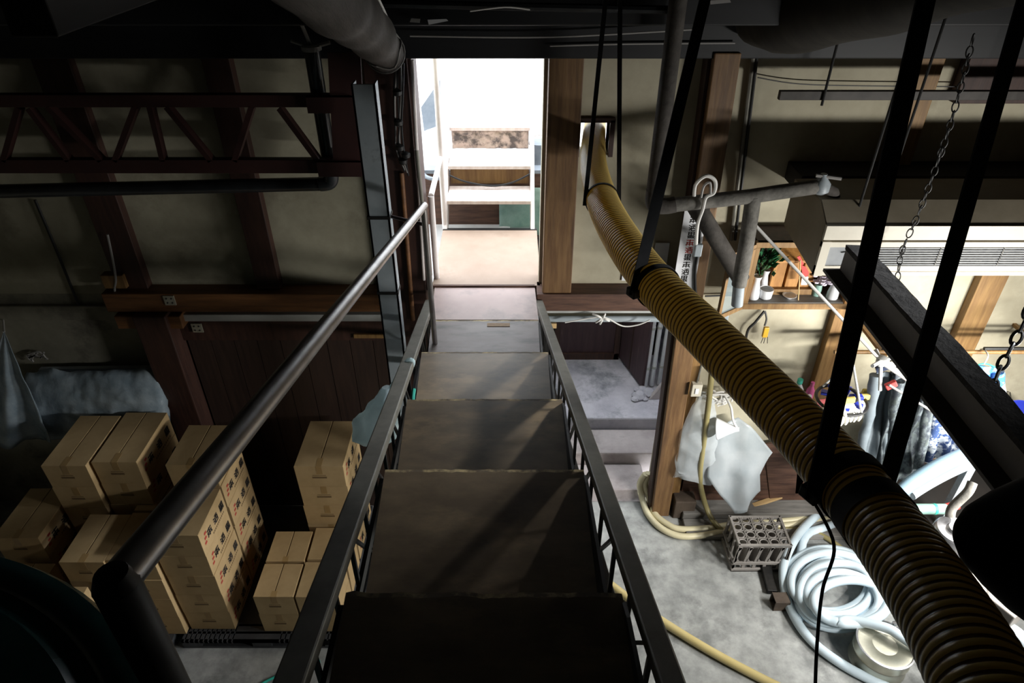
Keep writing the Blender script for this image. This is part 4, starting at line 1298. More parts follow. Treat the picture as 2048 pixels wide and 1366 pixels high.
# ================================================================== WALL ALTAR
al = thing('wall_altar', 'small wooden wall altar with its two glass doors standing open', 'altar', (2.2, 4.7, 2.6))
AX0, AX1, AY0, AZ0, AZ1 = 1.84, 2.64, 4.60, 2.58, 3.10
MB().box(AX0, AX1, AY0, 4.89, AZ0, AZ0 + 0.035).build('shelf_board', M_greywood, al, bevel=0.003)
MB().box(AX0 - 0.02, AX1 + 0.02, AY0 - 0.012, AY0 + 0.01, AZ0 - 0.02, AZ0 + 0.03).build('front_rail', M_ochre, al, bevel=0.003)
MB().box(AX0 - 0.02, AX1 + 0.02, AY0 - 0.01, AY0 + 0.03, AZ1, AZ1 + 0.045).build('top_rail', M_ochre, al, bevel=0.003)
MB().box(AX0 - 0.02, AX0 + 0.02, AY0 - 0.01, AY0 + 0.03, AZ0 + 0.03, AZ1).build('post', M_ochre, al, bevel=0.003)
MB().box(AX1 - 0.02, AX1 + 0.02, AY0 - 0.01, AY0 + 0.03, AZ0 + 0.03, AZ1).build('post', M_shrine, al, bevel=0.003)
MB().box(AX0, AX1, 4.875, 4.89, AZ0, AZ1 + 0.04).build('back_board', M_redwood, al)
MB().box(AX1 - 0.012, AX1, AY0, 4.89, AZ0, AZ1).box(AX0, AX0 + 0.012, AY0, 4.89, AZ0, AZ1).build('side_board', M_shrine, al)
MB().box(AX0, AX1, AY0, 4.89, AZ1 + 0.03, AZ1 + 0.045).build('roof_board', M_redwood, al)
for (hx, ex, ey) in ((AX0 - 0.02, 1.585, 4.44), (AX1 + 0.02, 2.74, 4.33)):
    h_ = Vector((hx, AY0, 0))
    e_ = Vector((ex, ey, 0))
    d_ = (e_ - h_).normalized()
    Lr = (e_ - h_).length
    mb = MB()
    for (a, b, z0, z1) in ((0, Lr, AZ0 - 0.02, AZ0 + 0.02), (0, Lr, AZ1 - 0.01, AZ1 + 0.03), (0, 0.03, AZ0, AZ1), (Lr - 0.03, Lr, AZ0, AZ1)):
        nrm = Vector((-d_.y, d_.x, 0)) * 0.012
        p, q = h_ + d_ * a - nrm, h_ + d_ * b - nrm
        mb.prism([Vector((p.x, p.y, z0)), Vector((q.x, q.y, z0)), Vector((q.x, q.y, z1)), Vector((p.x, p.y, z1))], nrm * 2)
    dr = mb.build('door', M_ochre, al)
    nrm = Vector((-d_.y, d_.x, 0)) * 0.002
    p, q = h_ + d_ * 0.03, h_ + d_ * (Lr - 0.03)
    MB().prism([Vector((p.x, p.y, AZ0 + 0.02)), Vector((q.x, q.y, AZ0 + 0.02)), Vector((q.x, q.y, AZ1 - 0.01)), Vector((p.x, p.y, AZ1 - 0.01))], nrm).build('glass_pane', M_glass, dr)

SZ = AZ0 + 0.036


def vase(px, py, label, h=0.20, r=0.045):
    q = aZ(px, py, SZ)
    q.y = max(min(q.y, 4.84), AY0 + 0.03 + r)
    t = thing('porcelain_vase', label, 'vase', q, 'altar vessels')
    MB().lathe(q, [(r * 0.92, 0), (r, 0.01), (r * 0.98, 0.05), (r * 0.62, h * 0.7), (r * 0.58, h * 0.8), (r * 0.8, h), (r * 0.7, h), (r * 0.5, h * 0.82), (0.0, h * 0.8)], 22).build('body', M_porcelain, t, smooth=True, angle=60)
    return t, q


def sprig(q, z, n, sp, hgt, label):
    t = thing('sakaki_sprig', label, 'leaves', q + Vector((0, 0, z)))
    mb = MB()
    for k in range(n):
        a = random.uniform(0, 6.28)
        rr = random.uniform(0.1, 1) * sp
        c = q + Vector((rr * math.cos(a) * 1.0, rr * math.sin(a) * 0.5, z + random.uniform(0.02, hgt)))
        d = Vector((math.cos(a) * 0.5 + random.uniform(-.3, .3), math.sin(a) * 0.4 - 0.3, random.uniform(0.4, 1))).normalized()
        s = d.orthogonal().normalized()
        s = (s + Vector((0.6, 0, 0))).normalized()
        l, w_ = random.uniform(0.06, 0.10), random.uniform(0.016, 0.024)
        mb.add([c, c + d * l * 0.45 + s * w_, c + d * l, c + d * l * 0.45 - s * w_], [(0, 1, 2, 3)])
    mb.build('leaves', M_leaf, t)
    mb = MB()
    for k in range(5):
        mb.tube([q + Vector((0, 0, z - 0.05)), q + Vector((random.uniform(-1, 1) * sp * .6, random.uniform(-.3, .3) * sp, z + hgt * 0.8))], 0.003, 5)
    mb.build('stem', M_leaf, t)


v1, q1 = vase(1508, 600, 'white porcelain vase with a big green sprig, left on the altar')
v2, q2 = vase(1524, 578, 'white vase standing behind the left altar vase', 0.18)
v3, q3 = vase(1668, 602, 'white porcelain vase at the right end of the altar')
sprig(q1 + Vector((0.03, 0.02, 0)), 0.20, 110, 0.12, 0.24, 'bushy dark green sprig in the left altar vases')
sprig(q3, 0.20, 40, 0.11, 0.05, 'low green sprig in the right altar vase')
q = aZ(1534, 604, SZ)
q.y = max(q.y, AY0 + 0.075)
t = thing('porcelain_cup', 'white porcelain cup in front of the altar vases', 'cup', q, 'altar vessels')
MB().lathe(q, [(0.035, 0), (0.05, 0.012), (0.055, 0.085), (0.05, 0.085), (0.045, 0.055), (0, 0.05)], 24).build('body', M_porcelain, t, smooth=True, angle=60)
MB().lathe(q + Vector((0, 0, 0.05)), [(0.045, 0), (0, 0.002)], 20).build('liquid', M_darkblock, t)
q = aZ(1578, 596, SZ)
q.y = max(q.y, AY0 + 0.075)
one('offering_dish', MB().lathe(q, [(0.025, 0), (0.03, 0.008), (0.056, 0.026), (0.052, 0.028), (0.02, 0.012), (0, 0.011)], 26), M_porcelain, 'shallow white offering dish in the middle of the altar', 'dish', 'altar vessels', smooth=True, angle=60)
sh = thing('miniature_shrine', 'little cedar shrine at the back of the altar', 'shrine', (2.22, 4.80, SZ))
MB().box(2.06, 2.44, 4.72, 4.86, SZ, SZ + 0.05).build('base', M_ochre, sh, bevel=0.003)
for x in (2.12, 2.24, 2.36):
    MB().box(x - 0.05, x + 0.05, 4.76, 4.85, SZ + 0.05, SZ + 0.30).build('door_panel', M_shrine, sh, bevel=0.003)
MB().prism([(2.03, 4.70, SZ + 0.30), (2.45, 4.70, SZ + 0.30), (2.40, 4.86, SZ + 0.40), (2.08, 4.86, SZ + 0.40)], (0, 0, 0.02)).build('roof', M_shrine, sh)
q = aY(1600, 560, 4.66)
gh = thing('paper_streamer', 'red and white paper charm on a stick at the altar', 'charm', Vector((q.x, 4.66, SZ)))
MB().tube([Vector((aY(1597, 598, 4.64).x, 4.64, SZ)), aY(1601, 520, 4.66)], 0.005, 6).build('stick', M_paleblock, gh)
P = [aY(1602, 530, 4.655), aY(1612, 534, 4.655), aY(1618, 545, 4.655), aY(1616, 552, 4.655), aY(1606, 555, 4.655)]
MB().prism(P, (0, 0.006, 0)).build('red_paper', M_red, gh)
P = [aY(1604, 555, 4.655), aY(1617, 553, 4.655), aY(1614, 570, 4.655), aY(1602, 570, 4.655)]
MB().prism(P, (0, 0.006, 0)).build('white_paper', M_paper, gh)
P = [aY(1594, 514, 4.66), aY(1600, 512, 4.66), aY(1608, 528, 4.66), aY(1604, 531, 4.66)]
MB().prism(P, (0, 0.006, 0)).build('red_tip', M_red, gh)
fl = thing('lilac_flowers', 'pale lilac flowers beside the right altar vase', 'flowers', aZ(1645, 590, SZ))
mb = MB()
for k in range(16):
    c = Vector((2.44 + random.uniform(-.06, .07), 4.72 + random.uniform(-.04, .04), SZ + random.uniform(0.08, 0.17)))
    mb.lathe(c, [(0, -0.015), (0.022, -0.004), (0.026, 0.012), (0.012, 0.006), (0, 0.01)], 8)
mb.build('petals', M_lilac, fl, smooth=True)
MB().lathe(Vector((2.44, 4.72, SZ)), [(0.03, 0), (0.035, 0.05), (0.03, 0.10), (0, 0.10)], 14).build('pot', M_greencloth, fl, smooth=True)
one('altar_cable', MB().tube(smooth_path([Vector((1.60, 4.86, 2.52)), Vector((2.0, 4.87, 2.525)), Vector((2.7, 4.86, 2.52)), aY(1720, 628, 4.84), aY(1780, 665, 4.84)], 6), 0.008, 7), M_cable, 'black cable stapled under the wall altar', 'cable', smooth=True)
MBT = thing('hand_tester', 'yellow hand tool hanging by a black lead below the altar', 'tool', aY(1531, 655, 4.80))
MB().obox(aY(1531, 664, 4.80), 0.045, 0.03, 0.10).build('grip', M_yellow, MBT, bevel=0.006)
MB().tube(smooth_path([aY(1530, 622, 4.86), aY(1533, 638, 4.83), aY(1529, 652, 4.80)], 5), 0.008, 7).build('lead', M_cable, MBT, smooth=True)
mb = MB()
for dx in (-0.015, 0.0, 0.02):
    c = aY(1531, 672, 4.80)
    mb.tube([c + Vector((dx, 0, -0.01)), c + Vector((dx * 1.6, 0, -0.075))], 0.003, 6)
mb.build('prongs', M_cable, MBT)
one('black_lead', MB().tube(smooth_path([aY(1529, 622, 4.86), aY(1510, 645, 4.84), aY(1496, 660, 4.84), aY(1490, 688, 4.84)], 6), 0.011, 8), M_cable, 'thick black lead curving down left of the yellow tool', 'cable', smooth=True)
c = aY(1505, 715, 4.86)
one('wall_lamp_globe', MB().lathe(c, [(0, -0.06), (0.04, -0.045), (0.06, 0), (0.04, 0.045), (0, 0.06)], 20), M_porcelain, 'white round wall fitting just above the yellow hose', 'fitting', smooth=True)
c = aY(1443, 632, 4.80)
one('junction_box', MB().obox(c, 0.10, 0.07, 0.05), M_greysteel, 'small grey junction box below the open left altar door', 'junction box', bevel=0.006)

# vertical paper notice, papers
nt_ = thing('paper_notice', 'tall narrow white notice with a column of black and red characters', 'notice', aY(1345, 550, 4.69))
a, b = aY(1350, 425, 4.70), aY(1345, 560, 4.70)
wn_ = 0.15
NX = 1.36
mb = MB().box(NX - 0.085, NX + 0.085, 4.688, 4.695, aY(1345, 605, 4.69).z, aY(1348, 420, 4.69).z)
mb.build('sheet', M_paper, nt_)
mb = MB()
zt = aY(1348, 430, 4.69).z
zbn = aY(1345, 590, 4.69).z
nch = 11
for k in range(nch):
    s = (zt - zbn) / nch * 0.80
    z = zt - (k + 1) * (zt - zbn) / nch
    o = Vector((NX - s * 0.45 - 0.01, 4.6875, z))
    glyph(mb, k % 3, o, Vector((1, 0, 0)), Vector((0, 0, 1)), s, 1 if k in (3, 4) else 0, 0.07)
mb.build('characters', [M_ink, M_inkred], nt_)
one('white_card', MB().box(1.14, 1.25, 4.885, 4.898, aY(1300, 560, 4.88).z, aY(1300, 487, 4.88).z), M_paper, 'blank white card on the wall beside the tall notice', 'card')
one('poster_corner', MB().box(0.90, 1.06, 4.885, 4.898, aY(1245, 562, 4.88).z, aY(1245, 528, 4.88).z), M_paper, 'small white paper on the sill beam left of the hose', 'paper')

# string with a bow under the white strip
one('tied_string', MB().tube(smooth_path([aY(1130, 645, 4.70), aY(1190, 635, 4.70), aY(1213, 636, 4.70), aY(1245, 652, 4.70), aY(1275, 650, 4.70), aY(1300, 640, 4.70)], 6), 0.006, 6), M_string, 'thin white string sagging under the white strip by the passage', 'string', smooth=True)
bw = MB()
kc = aY(1205, 637, 4.69)
for (px, py) in [(1185, 628), (1192, 645), (1210, 628), (1218, 642), (1200, 648)]:
    bw.tube(smooth_path([kc, (kc + aY(px, py, 4.69)) / 2 + Vector((0, -0.02, 0.015)), aY(px, py, 4.69)], 4), 0.009, 7)
one('rope_knot', bw, M_string, 'white rope knot on the string over the stone passage', 'knot', smooth=True)
c = aY(1107, 651, 4.75)
one('wood_tag', MB().obox(c, 0.05, 0.02, 0.045), M_paleblock, 'pale square wooden tag beside the stair rail', 'tag')

# white jointed pole with arms
q0, qh = aY(1512, 452, 4.15), aY(1762, 722, 3.75)
wp = thing('white_drying_pole', 'thin white pole with a ring of arms slanting down to the laundry', 'drying pole', qh)
MB().tube([q0, qh], 0.011, 10).build('thin_rod', M_string, wp, smooth=True)
qe = aY(1905, 818, 3.62)
MB().tube([qh, qe], 0.02, 12).build('thick_rod', M_white, wp, smooth=True)
MB().lathe(qh, [(0, -0.035), (0.03, -0.03), (0.035, 0.03), (0, 0.04)], 14).build('hub', M_white, wp, smooth=True)
for (px, py, dY) in [(1782, 716, 0.0), (1792, 730, 0.12), (1745, 732, -0.1), (1760, 780, 0.0), (1752, 700, 0.1)]:
    MB().tube([qh, aY(px, py, 3.75 + dY)], 0.013, 8).build('arm', M_white, wp, smooth=True)
one('grey_string', MB().tube([aY(1778, 770, 3.7), aY(1860, 820, 3.65), aY(1952, 892, 3.6)], 0.009, 7), M_cablegrey, 'grey cord slanting across the hanging jackets', 'cord', smooth=True)
c = aY(1782, 770, 3.72)
one('red_peg', MB().obox(c, 0.075, 0.03, 0.05, Matrix.Rotation(-0.6, 3, 'Y')), M_red, 'red clothes peg at the collar of the grey jacket', 'peg', bevel=0.006)

# laundry rail and clothes
lr = thing('laundry_rail', 'level wooden laundry rail in front of the right wall', 'rail', aY(1670, 706, 4.45))
z_l = aY(1800, 704, 4.45).z
MB().tube([(aY(1668, 706, 4.45).x, 4.45, z_l), (4.8, 4.45, z_l)], 0.017, 12).build('rail', M_ochre, lr, smooth=True)
MB().tube([(3.75, 4.42, z_l + 0.055), (5.2, 4.42, z_l + 0.055)], 0.014, 10).build('second_rail', M_cable, lr, smooth=True)
for x in (2.98, 4.3):
    MB().box(x, x + 0.03, 4.43, 4.9, z_l - 0.045, z_l - 0.018).build('bracket', M_ochre, lr)

# round peg hanger
rc = aY(1683, 800, 4.2)
rh = thing('peg_hanger', 'round blue peg hanger with white gloves, hung from the laundry rail', 'hanger', rc)
R_ = 0.19
apex = rc + Vector((0, 0.05, 0.37))
MB().tube([rc + Vector((R_ * math.cos(k * 6.2832 / 28), R_ * math.sin(k * 6.2832 / 28), 0)) for k in range(28)], 0.013, 8, closed=True).build('ring', M_cable, rh, smooth=True)
for k in range(4):
    a = k * math.pi / 2 + 0.5
    MB().tube([rc + Vector((R_ * math.cos(a), R_ * math.sin(a), 0)), apex], 0.009, 7).build('stay', M_whitegrey, rh, smooth=True)
hook = [apex, apex + Vector((0, 0, 0.06)), Vector((apex.x + 0.02, 4.45, z_l + 0.02)), Vector((apex.x, 4.49, z_l + 0.0))]
MB().tube(smooth_path(hook, 6), 0.007, 7).build('hook', M_cable, rh, smooth=True)
mb = MB()
for k in range(7):
    a = k * 0.9
    mb.obox(rc + Vector((0.11 * math.cos(a), 0.11 * math.sin(a), 0.03)), 0.10, 0.05, 0.03, Matrix.Rotation(a, 3, 'Z'))
mb.build('pegs', M_blue, rh, bevel=0.004)
mb = MB().tube([rc + Vector((R_ * .55 * math.cos(k * 6.2832 / 20), R_ * .55 * math.sin(k * 6.2832 / 20), 0.06)) for k in range(20)], 0.012, 7, closed=True)
mb.build('inner_ring', M_cable, rh, smooth=True)


def glove(px, py, Y, label, tilt=0.0, s=1.0):
    c = aY(px, py, Y)
    t = thing('cotton_glove', label, 'glove', c, 'gloves pegged to the round hanger')
    MB().obox(c + Vector((0, 0, -0.02)), 0.075 * s, 0.03, 0.05, Matrix.Rotation(tilt, 3, 'Y')).build('cuff', M_gloveyellow, t, bevel=0.008)
    mb = MB()
    rot = Matrix.Rotation(tilt, 3, 'Y')
    palm = [(-.036, -.045), (.036, -.045), (.042, -.13), (-.042, -.13)]
    mb.prism([c + rot @ Vector((x * s, -0.014, z * s)) for x, z in palm], (0, 0.028, 0))
    for k, (fx, l) in enumerate([(-.032, .07), (-.011, .085), (.011, .08), (.031, .06)]):
        mb.tube([c + rot @ Vector((fx * s, 0, -.12 * s)), c + rot @ Vector((fx * 1.15 * s, -0.012, (-.12 - l * 0.6) * s)), c + rot @ Vector((fx * 1.25 * s, 0, (-.12 - l) * s))], [0.0125 * s, 0.0115 * s, 0.008 * s], 8)
    mb.tube([c + rot @ Vector((.036 * s, 0, -.07 * s)), c + rot @ Vector((.06 * s, -0.01, -.115 * s))], [0.013 * s, 0.009 * s], 8)
    mb.build('hand', M_glove, t, smooth=True, angle=60)


gl = [(1664, 806, 4.05, 'cotton glove on the round hanger, leftmost in front of the red cloth', 0.15), (1680, 800, 3.98, 'cotton glove with its cuff up, centre front of the round hanger', 0.0),
      (1698, 796, 4.06, 'cotton glove at the front right of the round hanger', -0.1), (1728, 790, 4.22, 'white glove pegged beyond the widest strap', -0.05), (1738, 780, 4.3, 'white glove touching the grey jacket', 0.05)]
for (px, py, Y, lab, tl) in gl:
    glove(px, py, Y, lab, tl, 1.35)
rcth = thing('red_cloth', 'dull red cloth hanging behind the cotton gloves', 'cloth', aY(1650, 800, 4.4))
cloth('fabric', M_redcloth, rcth, [aY(1632, 800, 4.4), aY(1672, 795, 4.4), aY(1662, 850, 4.4), aY(1640, 842, 4.4)], 10, 10, 0.03, 6, 3, 0.006, 0.01)


def garment(name, label, body, sleeves, m, seed, extra=None, f=3.0, folds=0.018):
    c = sum((Vector(p) for p in body), Vector()) / 4
    t = thing(name, label, 'clothes', c)
    cloth('body', m, t, body, 22, 26, 0.05, f, seed, 0.012, folds)
    for k, s in enumerate(sleeves):
        mb = MB()
        pts = smooth_path([Vector(p) for p in s], 6)
        rr = [0.046 - 0.012 * i / len(pts) + 0.012 * noise.noise(p * 9) for i, p in enumerate(pts)]
        mb.tube(pts, rr, 14)
        for i in range(len(mb.v)):
            mb.v[i] = jit(mb.v[i], 0.014, 8, seed)
        mb.build('sleeve', m, t, smooth=True, angle=80)
    if extra:
        extra(t)
    return t


def hanger_hook(t, px, py, Y, m=M_cable):
    p = aY(px, py, Y)
    MB().tube(smooth_path([p, p + Vector((0, 0, 0.08)), Vector((p.x + 0.02, 4.45, z_l + 0.025)), Vector((p.x + 0.02, 4.485, z_l))], 6), 0.006, 6).build('hanger_hook', m, t, smooth=True)


Yc = 4.30
g1 = garment('work_jacket', 'slate grey work jacket hanging next to the peg hanger', [aY(1752, 742, Yc), aY(1795, 740, Yc), aY(1768, 965, 4.22), aY(1712, 935, 4.22)], [[aY(1752, 750, 4.26), aY(1738, 830, 4.2), aY(1716, 930, 4.18)]], M_greycloth, 1.0)
MB().tube([aY(1752, 739, 4.26), aY(1775, 732, 4.24), aY(1800, 738, 4.26)], 0.03, 10).build('collar', M_navy, g1, smooth=True)
hanger_hook(g1, 1775, 738, 4.3)
g2 = garment('camouflage_jacket', 'dark camouflage jacket in the middle of the laundry', [aY(1790, 745, Yc - 0.08), aY(1868, 762, Yc - 0.08), aY(1840, 948, 4.16), aY(1752, 965, 4.16)], [[aY(1795, 760, 4.2), aY(1788, 850, 4.12), aY(1775, 940, 4.1)], [aY(1862, 775, 4.16), aY(1852, 850, 4.1), aY(1838, 925, 4.1)]], M_camo, 5.0)
MB().tube(smooth_path([aY(1802, 742, 4.2), aY(1825, 736, 4.16), aY(1850, 748, 4.18)], 4), 0.032, 10).build('collar', M_navy, g2, smooth=True)
hanger_hook(g2, 1826, 738, 4.22)
g3 = garment('print_shirt', 'navy and white printed shirt hanging behind the grey cord', [aY(1872, 775, Yc), aY(1960, 800, Yc), aY(1940, 905, 4.24), aY(1850, 925, 4.24)], [[aY(1880, 810, 4.24), aY(1866, 870, 4.2), aY(1856, 920, 4.18)]], M_bluepat, 9.0)
hanger_hook(g3, 1912, 778, 4.28)
g4 = garment('blue_shirt', 'bright blue patterned shirt on a green wire hanger at the right', [aY(1940, 730, 4.36), aY(1996, 735, 4.36), aY(2000, 815, 4.34), aY(1950, 815, 4.34)], [[aY(1995, 745, 4.34), aY(1999, 790, 4.3), aY(1996, 850, 4.3)]], M_bluepat2, 12.0)
p = aY(1968, 727, 4.36)
MB().tube(smooth_path([aY(1938, 738, 4.36), p, aY(1998, 738, 4.36)], 4), 0.006, 6).build('wire_hanger', M_teal, g4, smooth=True)
hanger_hook(g4, 1968, 728, 4.36, M_string)
bp_ = thing('blue_basin', 'cobalt blue plastic basin hung beyond the steel beam', 'basin', aY(2025, 835, 4.6))
MB().lathe(aY(2028, 838, 4.62), [(0.0, 0.12), (0.12, 0.115), (0.17, 0.0), (0.185, -0.005), (0.175, -0.015), (0.16, -0.01), (0.115, 0.10), (0, 0.108)], 32, rot=Matrix.Rotation(math.radians(75), 3, 'X'), caps=False).build('bowl', M_blue, bp_, smooth=True, angle=60)
MB().tube([aY(2022, 800, 4.6), aY(2020, 785, 4.88)], 0.006, 6).build('hook', M_cable, bp_)

# ledge with bottles behind the hose
lgz = aY(1615, 800, 4.8).z
ld_ = thing('wall_ledge', 'narrow wooden ledge on the wall behind the yellow hose', 'ledge', (2.62, 4.8, lgz))
MB().box(2.42, 2.76, 4.70, 4.90, lgz - 0.03, lgz).build('board', M_ochre, ld_)
for x in (2.46, 2.70):
    MB().box(x, x + 0.02, 4.74, 4.90, lgz - 0.13, lgz - 0.03).build('bracket', M_ochre, ld_)


def bottle(x, y, r, h, m, capm, label):
    q = Vector((x, y, lgz))
    t = thing('detergent_bottle', label, 'bottle', q)
    MB().lathe(q, [(r, 0), (r * 1.02, h * 0.1), (r, h * 0.6), (r * 0.45, h * 0.8), (r * 0.4, h * 0.84)], 18).build('body', m, t, smooth=True)
    MB().lathe(q + Vector((0, 0, h * 0.84)), [(r * 0.48, 0), (r * 0.48, h * 0.16), (0, h * 0.165)], 14).build('cap', capm, t, smooth=True)


bottle(2.55, 4.76, 0.05, 0.27, M_porcelain, M_teal, 'white bottle with a teal cap on the wall ledge')
bottle(2.68, 4.78, 0.035, 0.22, M_pink, M_pink, 'slim pink bottle on the wall ledge')
bottle(2.655, 4.72, 0.035, 0.12, M_lilacplastic, M_porcelain, 'short lilac bottle on the wall ledge')
bottle(2.46, 4.75, 0.04, 0.10, M_teal, M_teal, 'small teal jar at the left end of the wall ledge')

# ================================================================== BESIDE THE PILLAR
q = aY(1391, 775, 4.69)
sw = thing('switch_box', 'white switch box on the ochre pillar', 'switch', q)
MB().box(q.x - 0.045, q.x + 0.045, 4.64, 4.70, q.z - 0.065, q.z + 0.065).build('case', M_cream, sw, bevel=0.006)
MB().box(q.x - 0.015, q.x + 0.015, 4.632, 4.64, q.z - 0.03, q.z + 0.03).build('rocker', M_paper, sw, bevel=0.002)
MB().tube([Vector((q.x + 0.0, 4.68, q.z + 0.06)), Vector((q.x + 0.02, 4.68, q.z + 0.5))], 0.01, 8).build('conduit', M_rail, sw)
one('olive_hose', MB().tube(smooth_path([aY(1424, 740, 4.70), aY(1418, 800, 4.66), aY(1408, 880, 4.62), aY(1400, 950, 4.60), aZ(1408, 1000, 0.30), aZ(1425, 1040, 0.12), aZ(1455, 1066, 0.03), aZ(1500, 1062, 0.03), aZ(1620, 1062, 0.03), aZ(1700, 1110, 0.03), aZ(1740, 1150, 0.03)], 8), 0.026, 12), M_olivehose, 'olive hose hanging by the pillar and trailing to the floor', 'hose', smooth=True)
bgz = thing('clear_plastic_bag', 'clear plastic bag hanging against the wall beside the pillar', 'bag', aY(1400, 800, 4.7))


def cb_(u, v):
    a = u * 2 * math.pi
    c = aY(1410, 790, 4.72) * (1 - v) + aY(1388, 955, 4.66) * v
    wv = 0.06 + 0.13 * min(1, v * 2)
    p = c + Vector((math.cos(a) * wv, math.sin(a) * wv * 0.45, 0.05 * math.sin(a * 2) * (v > 0.9)))
    return p + noise.noise_vector(p * 8) * 0.03


mb = MB().grid(cb_, 30, 24)
mb.build('film', M_clear, bgz, smooth=True, angle=180)
mb = MB()
for k in range(10):
    c = aY(1440, 795, 4.74)
    mb.tube(smooth_path([c + Vector((random.uniform(-.14, .14), random.uniform(-.05, .03), random.uniform(-.07, .08))) for _ in range(4)], 5), 0.008, 6)
one('white_wire_bundle', mb, M_string, 'tangle of white and grey wire under the hose beside the pillar', 'wire', smooth=True)
ps = thing('plastic_sheet', 'milky plastic sheet draped from the wall down to the floor timbers', 'sheet', aY(1480, 900, 4.6))
outl = [(1478, 838), (1500, 850), (1545, 905), (1520, 950), (1522, 985), (1500, 1000), (1494, 1022), (1470, 1028), (1448, 1000), (1415, 955), (1420, 890), (1440, 850)]
mb = MB()
cc = (1478, 930)
rings = 14
vs = []
for r in range(rings + 1):
    s = r / rings
    for k in range(len(outl) * 4):
        i = k // 4
        fkt = (k % 4) / 4
        ax, ay = outl[i]
        bx_, by_ = outl[(i + 1) % len(outl)]
        px = cc[0] + (ax + (bx_ - ax) * fkt - cc[0]) * s
        py = cc[1] + (ay + (by_ - ay) * fkt - cc[1]) * s
        p = aY(px, py, 4.74 - 0.30 * max(0, (py - 838) / 190))
        vs.append(p + Vector((0, noise.noise(p * 6) * 0.03 + 0.012 * math.sin(p.x * 22), 0)))
nk = len(outl) * 4
fs = [(r * nk + k, r * nk + (k + 1) % nk, (r + 1) * nk + (k + 1) % nk, (r + 1) * nk + k) for r in range(rings) for k in range(nk)]
mb.add(vs, fs)
mb.build('film', M_film, ps, smooth=True, angle=180, solid=0.003)
q = aY(1452, 858, 4.58)
ws = thing('white_funnel', 'white plastic funnel shade hanging on a white cord over the sheet', 'lamp shade', q)
rr_ = Matrix.Rotation(math.radians(75), 3, 'Y') @ Matrix.Rotation(0.3, 3, 'X')
MB().lathe(q + rr_ @ Vector((0, 0, -0.08)), [(0.10, 0.0), (0.095, 0.01), (0.05, 0.10), (0.025, 0.16), (0.02, 0.19), (0, 0.19)], 22, rot=rr_, caps=False).build('shade', M_porcelain, ws, smooth=True, angle=60, solid=0.003)
MB().tube(smooth_path([q + rr_ @ Vector((0, 0, 0.10)), aY(1466, 840, 4.58), aY(1462, 815, 4.62), aY(1450, 792, 4.70)], 6), 0.011, 8).build('cord', M_string, ws, smooth=True)
c = aZ(1366, 1034, 0.0)
one('timber_block', MB().box(c.x - 0.11, c.x + 0.10, c.y - 0.02, c.y + 0.16, 0.0, 0.24), M_darkblock, 'dark timber block on the floor at the foot of the pillar', 'block', bevel=0.01)
a, b = aZ(1492, 1016, 0.085), aZ(1564, 992, 0.15)
one('pine_stick', MB().beam(a, b, 0.05, 0.025), M_paleblock, 'fresh pine stick lying on the floor timbers behind the crate', 'stick', bevel=0.004)
b = aY(1560, 940, 4.78)
one('leaning_board', MB().prism([aY(1528, 890, 4.80), aY(1600, 880, 4.80), aZ(1590, 1000, 0.12), aZ(1540, 1000, 0.12)], (0, 0.025, 0)), M_redwood_h, 'brown board leaning on the wall behind the milky sheet', 'board', bevel=0.004)

# cream double hose round the pillar
for k, (off, lab) in enumerate([(0, 'cream hose looping round the pillar foot, outer strand'), (1, 'cream hose looping round the pillar foot, inner strand')]):
    o = off
    pts = [aZ(1291 + 6 * o, 948 - 2 * o, 0.36), aZ(1280 + 10 * o, 968, 0.22), aZ(1284 + 14 * o, 995, 0.09), aZ(1296 + 14 * o, 1028, 0.04), aZ(1322 + 12 * o, 1056 - 8 * o, 0.04), aZ(1360, 1072 - 14 * o, 0.04), aZ(1410, 1070 - 13 * o, 0.04), aZ(1460, 1060 - 10 * o, 0.04), aZ(1520, 1055 - 10 * o, 0.04), aZ(1580, 1050 - 9 * o, 0.04), aZ(1640, 1038 - 3 * o, 0.04), aZ(1720, 1020 + 10 * o, 0.04)]
    one('cream_hose', MB().tube(smooth_path(pts, 8), 0.032, 14), M_creamhose, lab, 'hose', smooth=True)
one('yellow_hose', MB().tube(smooth_path([aZ(1150, 1105, 0.045), aZ(1190, 1143, 0.045), aZ(1225, 1172, 0.045), aZ(1290, 1220, 0.045), aZ(1400, 1290, 0.045), aZ(1500, 1345, 0.045), aZ(1620, 1405, 0.045)], 8), 0.037, 14), M_yellowhose, 'pale yellow hose running straight across the concrete floor', 'hose', smooth=True)

# grey plastic bottle crate
CX0, CX1, CY0, CY1, CHt = 2.07, 2.56, 4.05, 4.40, 0.36
ct = thing('bottle_crate', 'grey openwork plastic bottle crate on the concrete floor', 'crate', ((CX0 + CX1) / 2, CY0, 0))


def rim(z0, z1, g=0.0, t=0.022):
    mb = MB()
    mb.box(CX0 - g, CX1 + g, CY0 - g, CY0 - g + t, z0, z1).box(CX0 - g, CX1 + g, CY1 + g - t, CY1 + g, z0, z1)
    mb.box(CX0 - g, CX0 - g + t, CY0 - g, CY1 + g, z0, z1).box(CX1 + g - t, CX1 + g, CY0 - g, CY1 + g, z0, z1)
    return mb


